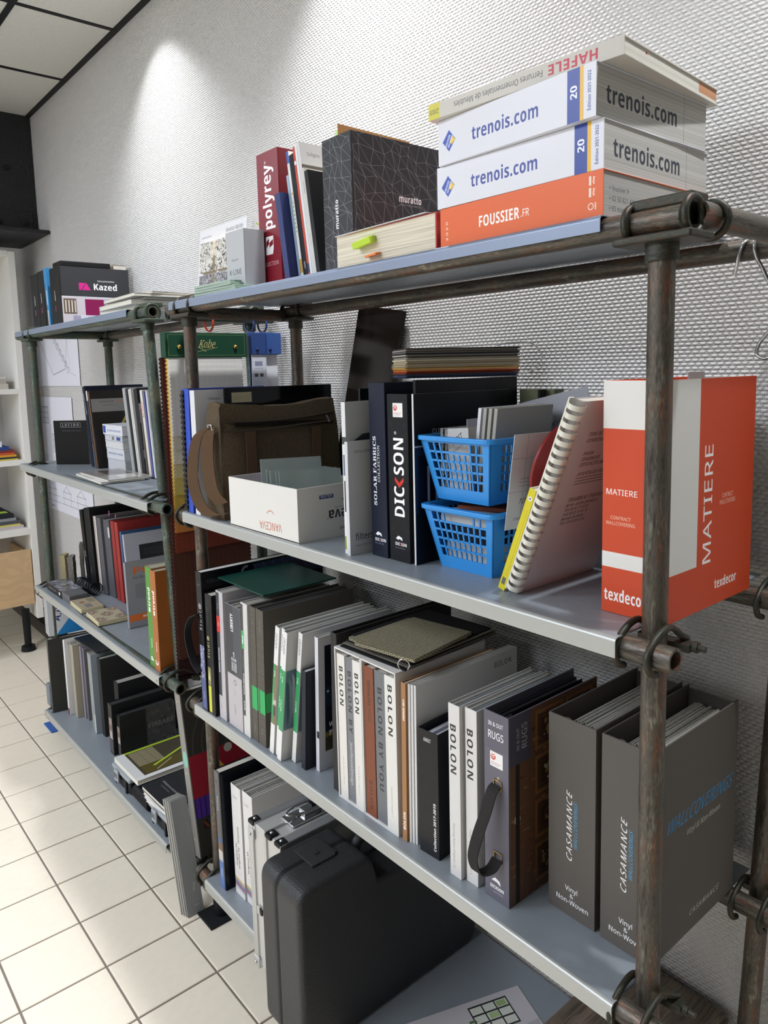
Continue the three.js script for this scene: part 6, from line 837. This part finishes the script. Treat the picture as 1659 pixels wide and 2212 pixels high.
// ================= farther unit, bottom shelf =================
const K4 = 0.0782 + 0.0182;
{
  const G = 'sample binders on the far bottom shelf';
  const B = (x, w, h, z, c, label, o = {}) => book({ name: o.name || 'sample_binder', cat: o.cat || 'binder', label, group: G, x, y: K4, z, w, h, d: o.d ?? 0.24, t: o.t ?? 0.003, c, lean: o.lean ?? 0, yaw: o.yaw, front: o.front, right: o.right, pages: o.pages || pagesGrey, sc: o.sc, rc: o.rc, top: o.top, leaves: o.leaves });
  B(-2.292, 0.036, 0.323, 0.404, '#2c2c2c', 'dark grey binder at the left end of the far bottom shelf', { sc: '#4a4a4a', lean: -2, rc: '#35342f', d: 0.2, yaw: -0.15 });
  B(-2.205, 0.020, 0.330, 0.362, '#dcdad8', 'white folder with red foot on the far bottom shelf', { lean: -1, front: print(0.02, 0.33, '#e2e0de', (c, W, H) => R_(c, '#7a1f28', 0, 302, W, 28), 0.5, 900), right: print(0.237, 0.33, '#dedcd8', (c, W, H) => { T(c, 'SAMS', 34, 16, 18, { c: '#77757a', w: 50 }); }, 0.5, 800) });
  B(-2.165, 0.032, 0.318, 0.345, '#a59c88', 'beige folder beside the white one on far bottom shelf', { lean: -1 });
  B(-2.118, 0.018, 0.314, 0.322, '#8b8690', 'mauve grey folder on the far bottom shelf', { lean: -1.5 }); B(-2.094, 0.020, 0.312, 0.318, '#6a6670', 'darker mauve folder on the far bottom shelf', { lean: -1.5 });
  B(-1.990, 0.022, 0.325, 0.330, '#9c9a7c', 'pale olive folder before the grey sample folders', { lean: -2 }); B(-1.958, 0.026, 0.330, 0.336, '#8f979e', 'blue-grey folder with pale spine on far bottom shelf', { lean: -2, front: print(0.026, 0.33, '#8d969e', (c, W, H) => R_(c, '#e2e2e2', W - 9, 250, 9, 76), 0.5, 900) });
  B(-1.915, 0.034, 0.322, 0.318, '#2b2b2a', 'charcoal folder with green tab on the far bottom shelf', { lean: -1.5, d: 0.26 });
  single('index_tab', RB(0.012, 0.03, 0.002, 0), M('#3a8f48', 0.6), 'green paper tab on the charcoal folder', 'bookmark', [-1.898, K4 + 0.335, 0.25]);
  single('black_sheet', RB(0.24, 0.006, 0.22, 0.001), M('#232425', 0.35), 'black sheet lying across the folder tops on far bottom shelf', 'sheet', [-2.04, K4 + 0.342, 0.215], 0.05);
  const fs = (w, h) => print(w, h, '#1b1b1c', (c, W, H) => { R_(c, '#9a8a84', 4, H * 0.28, W - 10, H * 0.42); R_(c, '#7a5a4c', 8, H * 0.42, W - 18, H * 0.1); R_(c, '#b5aaa4', 4, H * 0.55, W - 10, H * 0.14); R_(c, '#55504e', 4, H * 0.72, W - 10, H * 0.25); }, 0.4, 1000);
  B(-1.800, 0.045, 0.260, 0.300, '#191a1c', 'black binder behind the two short photo binders', { d: 0.24 });
}
{
  const G = 'short black photo binders', fs = (w, h) => print(w, h, '#1b1b1c', (c, W, H) => { R_(c, '#9a8a84', 4, H * 0.28, W - 10, H * 0.42); R_(c, '#7a5a4c', 8, H * 0.42, W - 18, H * 0.1); R_(c, '#b5aaa4', 4, H * 0.55, W - 10, H * 0.14); R_(c, '#55504e', 4, H * 0.72, W - 10, H * 0.25); }, 0.4, 1000);
  const B = (x, w, h, z, label, o = {}) => book({ name: 'photo_binder', cat: 'binder', label, group: G, x, y: K4, z, w, h, d: 0.22, t: 0.003, c: '#1a1b1c', r: 0.4, pages: pagesDark, front: fs(w, h), ...o });
  B(-1.750, 0.040, 0.202, 0.346, 'taller of the two short black photo binders on far bottom shelf');
  B(-1.706, 0.034, 0.166, 0.332, 'lower short black photo binder with pale lettering on its side', { right: print(0.217, 0.166, '#242520', (c, W, H) => { R_(c, '#4a4844', 100, 0, W, H); for (let i = 0; i < 60; i++) C_(c, i % 2 ? '#55524e' : '#3e3c3a', 100 + rnd() * 117, rnd() * H, rr(3, 9)); T(c, 'FINEART', 158, 74, 24, { c: '#8f8c86', f: 'serif', w: 104 }); }, 0.4, 1300) });
}
{ // organiser cases with pale lids, cable, magazines
  const org = (x, label) => { const g = thing('organiser_case', label, 'case', [x, K4, 0.412], 0, 'plastic organiser cases'), w = 0.165, d = 0.30, h = 0.062; part('body', RB(w - 0.012, h - 0.014, d - 0.012, 0.008), M('#1c1d1f', 0.5), g, w / 2, (h - 0.014) / 2, -d / 2); part('lid', RB(w, 0.018, d, 0.008), M('#a2a8ad', 0.3, 0, { transmission: 0.15, thickness: 0 }), g, w / 2, h - 0.008, -d / 2); for (const q of [0.035, w - 0.035]) part('rib', RB(0.012, h - 0.014, 0.01, 0.002), M('#1c1d1f', 0.5), g, q, (h - 0.014) / 2, -0.005); const l = part('latch', RB(0.034, 0.042, 0.008, 0.003), M('#9da3a8', 0.35), g, w * 0.38, h - 0.022, 0.004); for (const q of [-0.007, 0.007]) part('slot', RB(0.004, 0.018, 0.002, 0.0008), blackP, l, q, 0.002, 0.0042); return g; };
  org(-1.556, 'black organiser case with pale lid under the green magazine'); org(-1.232, 'black organiser case with pale lid near the leaning post');
  const co = thing('corrugated_hose', 'short black corrugated hose between the organiser cases', 'hose', [-1.375, K4, 0.385]); for (let i = 0; i < 12; i++) part('hose_ring', new THREE.TorusGeometry(0.019, 0.0065, 8, 18), blackP, co, i * 0.0105, 0.0262, 0, 0, Math.PI / 2, 0); part('hose_core', new THREE.CylinderGeometry(0.018, 0.018, 0.125, 16), M('#101112', 0.7), co, 0.058, 0.0262, 0, 0, 0, Math.PI / 2);
  flat({ name: 'magazine', cat: 'magazine', label: 'white and lime green magazine lying on the far organiser case', x: -1.550, y: K4 + 0.0635, z: 0.402, lx: 0.213, ty: 0.016, dz: 0.285, yaw: 0.0, t: 0.001, c: '#dcdcd8', spine: 'left', front: null, topf: print(0.213, 0.285, '#e2e2de', (c, W, H) => { R_(c, '#9fc22a', 0, 0, W, 8); R_(c, '#a8c62e', 0, H - 170 - 100, 40, 270); R_(c, '#4a4638', 12, 6, W - 30, H - 40); R_(c, '#8c8468', 16, 150, 110, 92); L_(c, '#5c5644', 1.2, [[16, 180], [126, 176]]); L_(c, '#5c5644', 1.2, [[16, 210], [126, 206]]); for (let i = 0; i < 5; i++) L_(c, '#5c5644', 1, [[30 + i * 20, 150], [34 + i * 20, 242]]); R_(c, '#5a5226', 126, 60, 60, 180); L_(c, '#b4d23a', 9, [[70, 20], [150, 200]]); L_(c, '#d8cfa0', 3, [[140, 130], [180, 200]]); R_(c, '#e2e2de', 0, H - 34, W, 34); R_(c, '#e8e8e6', W - 20, 0, 20, H); R_(c, '#c9c9c6', 160, 12, 16, 20); }, 0.25, 1100) });
  const P = 'magazines piled on the near organiser case'; let y = K4 + 0.0635;
  [[0.008, '#d9d7d6', 0.14, 0.030, 'bottom white'], [0.010, '#cfcdd0', 0.06, 0.016, 'second white'], [0.010, '#e0dedd', 0.11, 0.012, 'third white'], [0.013, '#2b2d2e', 0.02, 0.0, 'topmost black']].forEach(([t, c, a, dx, n], i) => { flat({ name: 'magazine', cat: 'magazine', label: n + ' magazine of the pile on the near organiser case', group: P, x: -1.258 + dx, y, z: 0.418, lx: 0.20, ty: t, dz: 0.28, yaw: a, t: 0.0008, c, spine: 'back', topf: i === 3 ? print(0.2, 0.28, '#2c2e30', (q, W, H) => { T(q, 'PORTFOLIO DE LA CONCEPTION', 76, 216, 9, { c: '#c9c9ca', w: 104 }); T(q, 'architecture', 72, 230, 7, { c: '#9a9a9c', w: 60 }); P_(q, '#3f6a34', [[150, 60], [192, 180], [96, 170]]); for (let k = 0; k < 40; k++) C_(q, k % 3 ? '#5c8c44' : '#c9d8b4', 146 + rr(-30, 30), 130 + rr(-30, 40), rr(1, 5)); L_(q, '#b9c24a', 1.2, [[96, 170], [196, 182]]); }, 0.3, 1200) : null }); y += t + 0.0004; });
}
{ // blue and white box on top of the leftmost dark binder, under the third shelf
  const w = 0.07, h = 0.165, d = 0.24, g = thing('sample_box', 'white and blue cardboard box above the leftmost dark binder', 'box', [-2.345, K4 + 0.334, 0.39], -0.1);
  board('carton', g, w, h, d, w / 2, h / 2, -d / 2, M('#c9ccce', 0.5), { px: print(d, h, '#c9cbd0', (c, W, H) => { P_(c, '#2180c2', [[30, H], [110, 70], [W, 96], [W, H]]); T(c, 'A.iV', 44, 66, 40, { b: 1, rot: -75, c: '#20306a' }); R_(c, '#6c6e74', 60, 10, 40, 34); R_(c, '#2f3460', 110, 24, 60, 30); }, 0.4, 1000), pz: print(w, h, '#c5c6c6', (c, W, H) => { for (let i = 0; i < 5; i++) R_(c, i % 2 ? '#8c8c88' : '#55575c', 6 + i * 12, 4, 5, H - 8); }, 0.5, 800) }, 0.001);
  single('wall_bracket_box', RB(0.05, 0.10, 0.035, 0.006), M('#6f7880', 0.4), 'small blue-grey plastic box clipped at the far end of bottom shelf', 'box', [-2.345, K4 + 0.051, 0.385]);
}
sh(scene);
renderer.render(scene, camera);
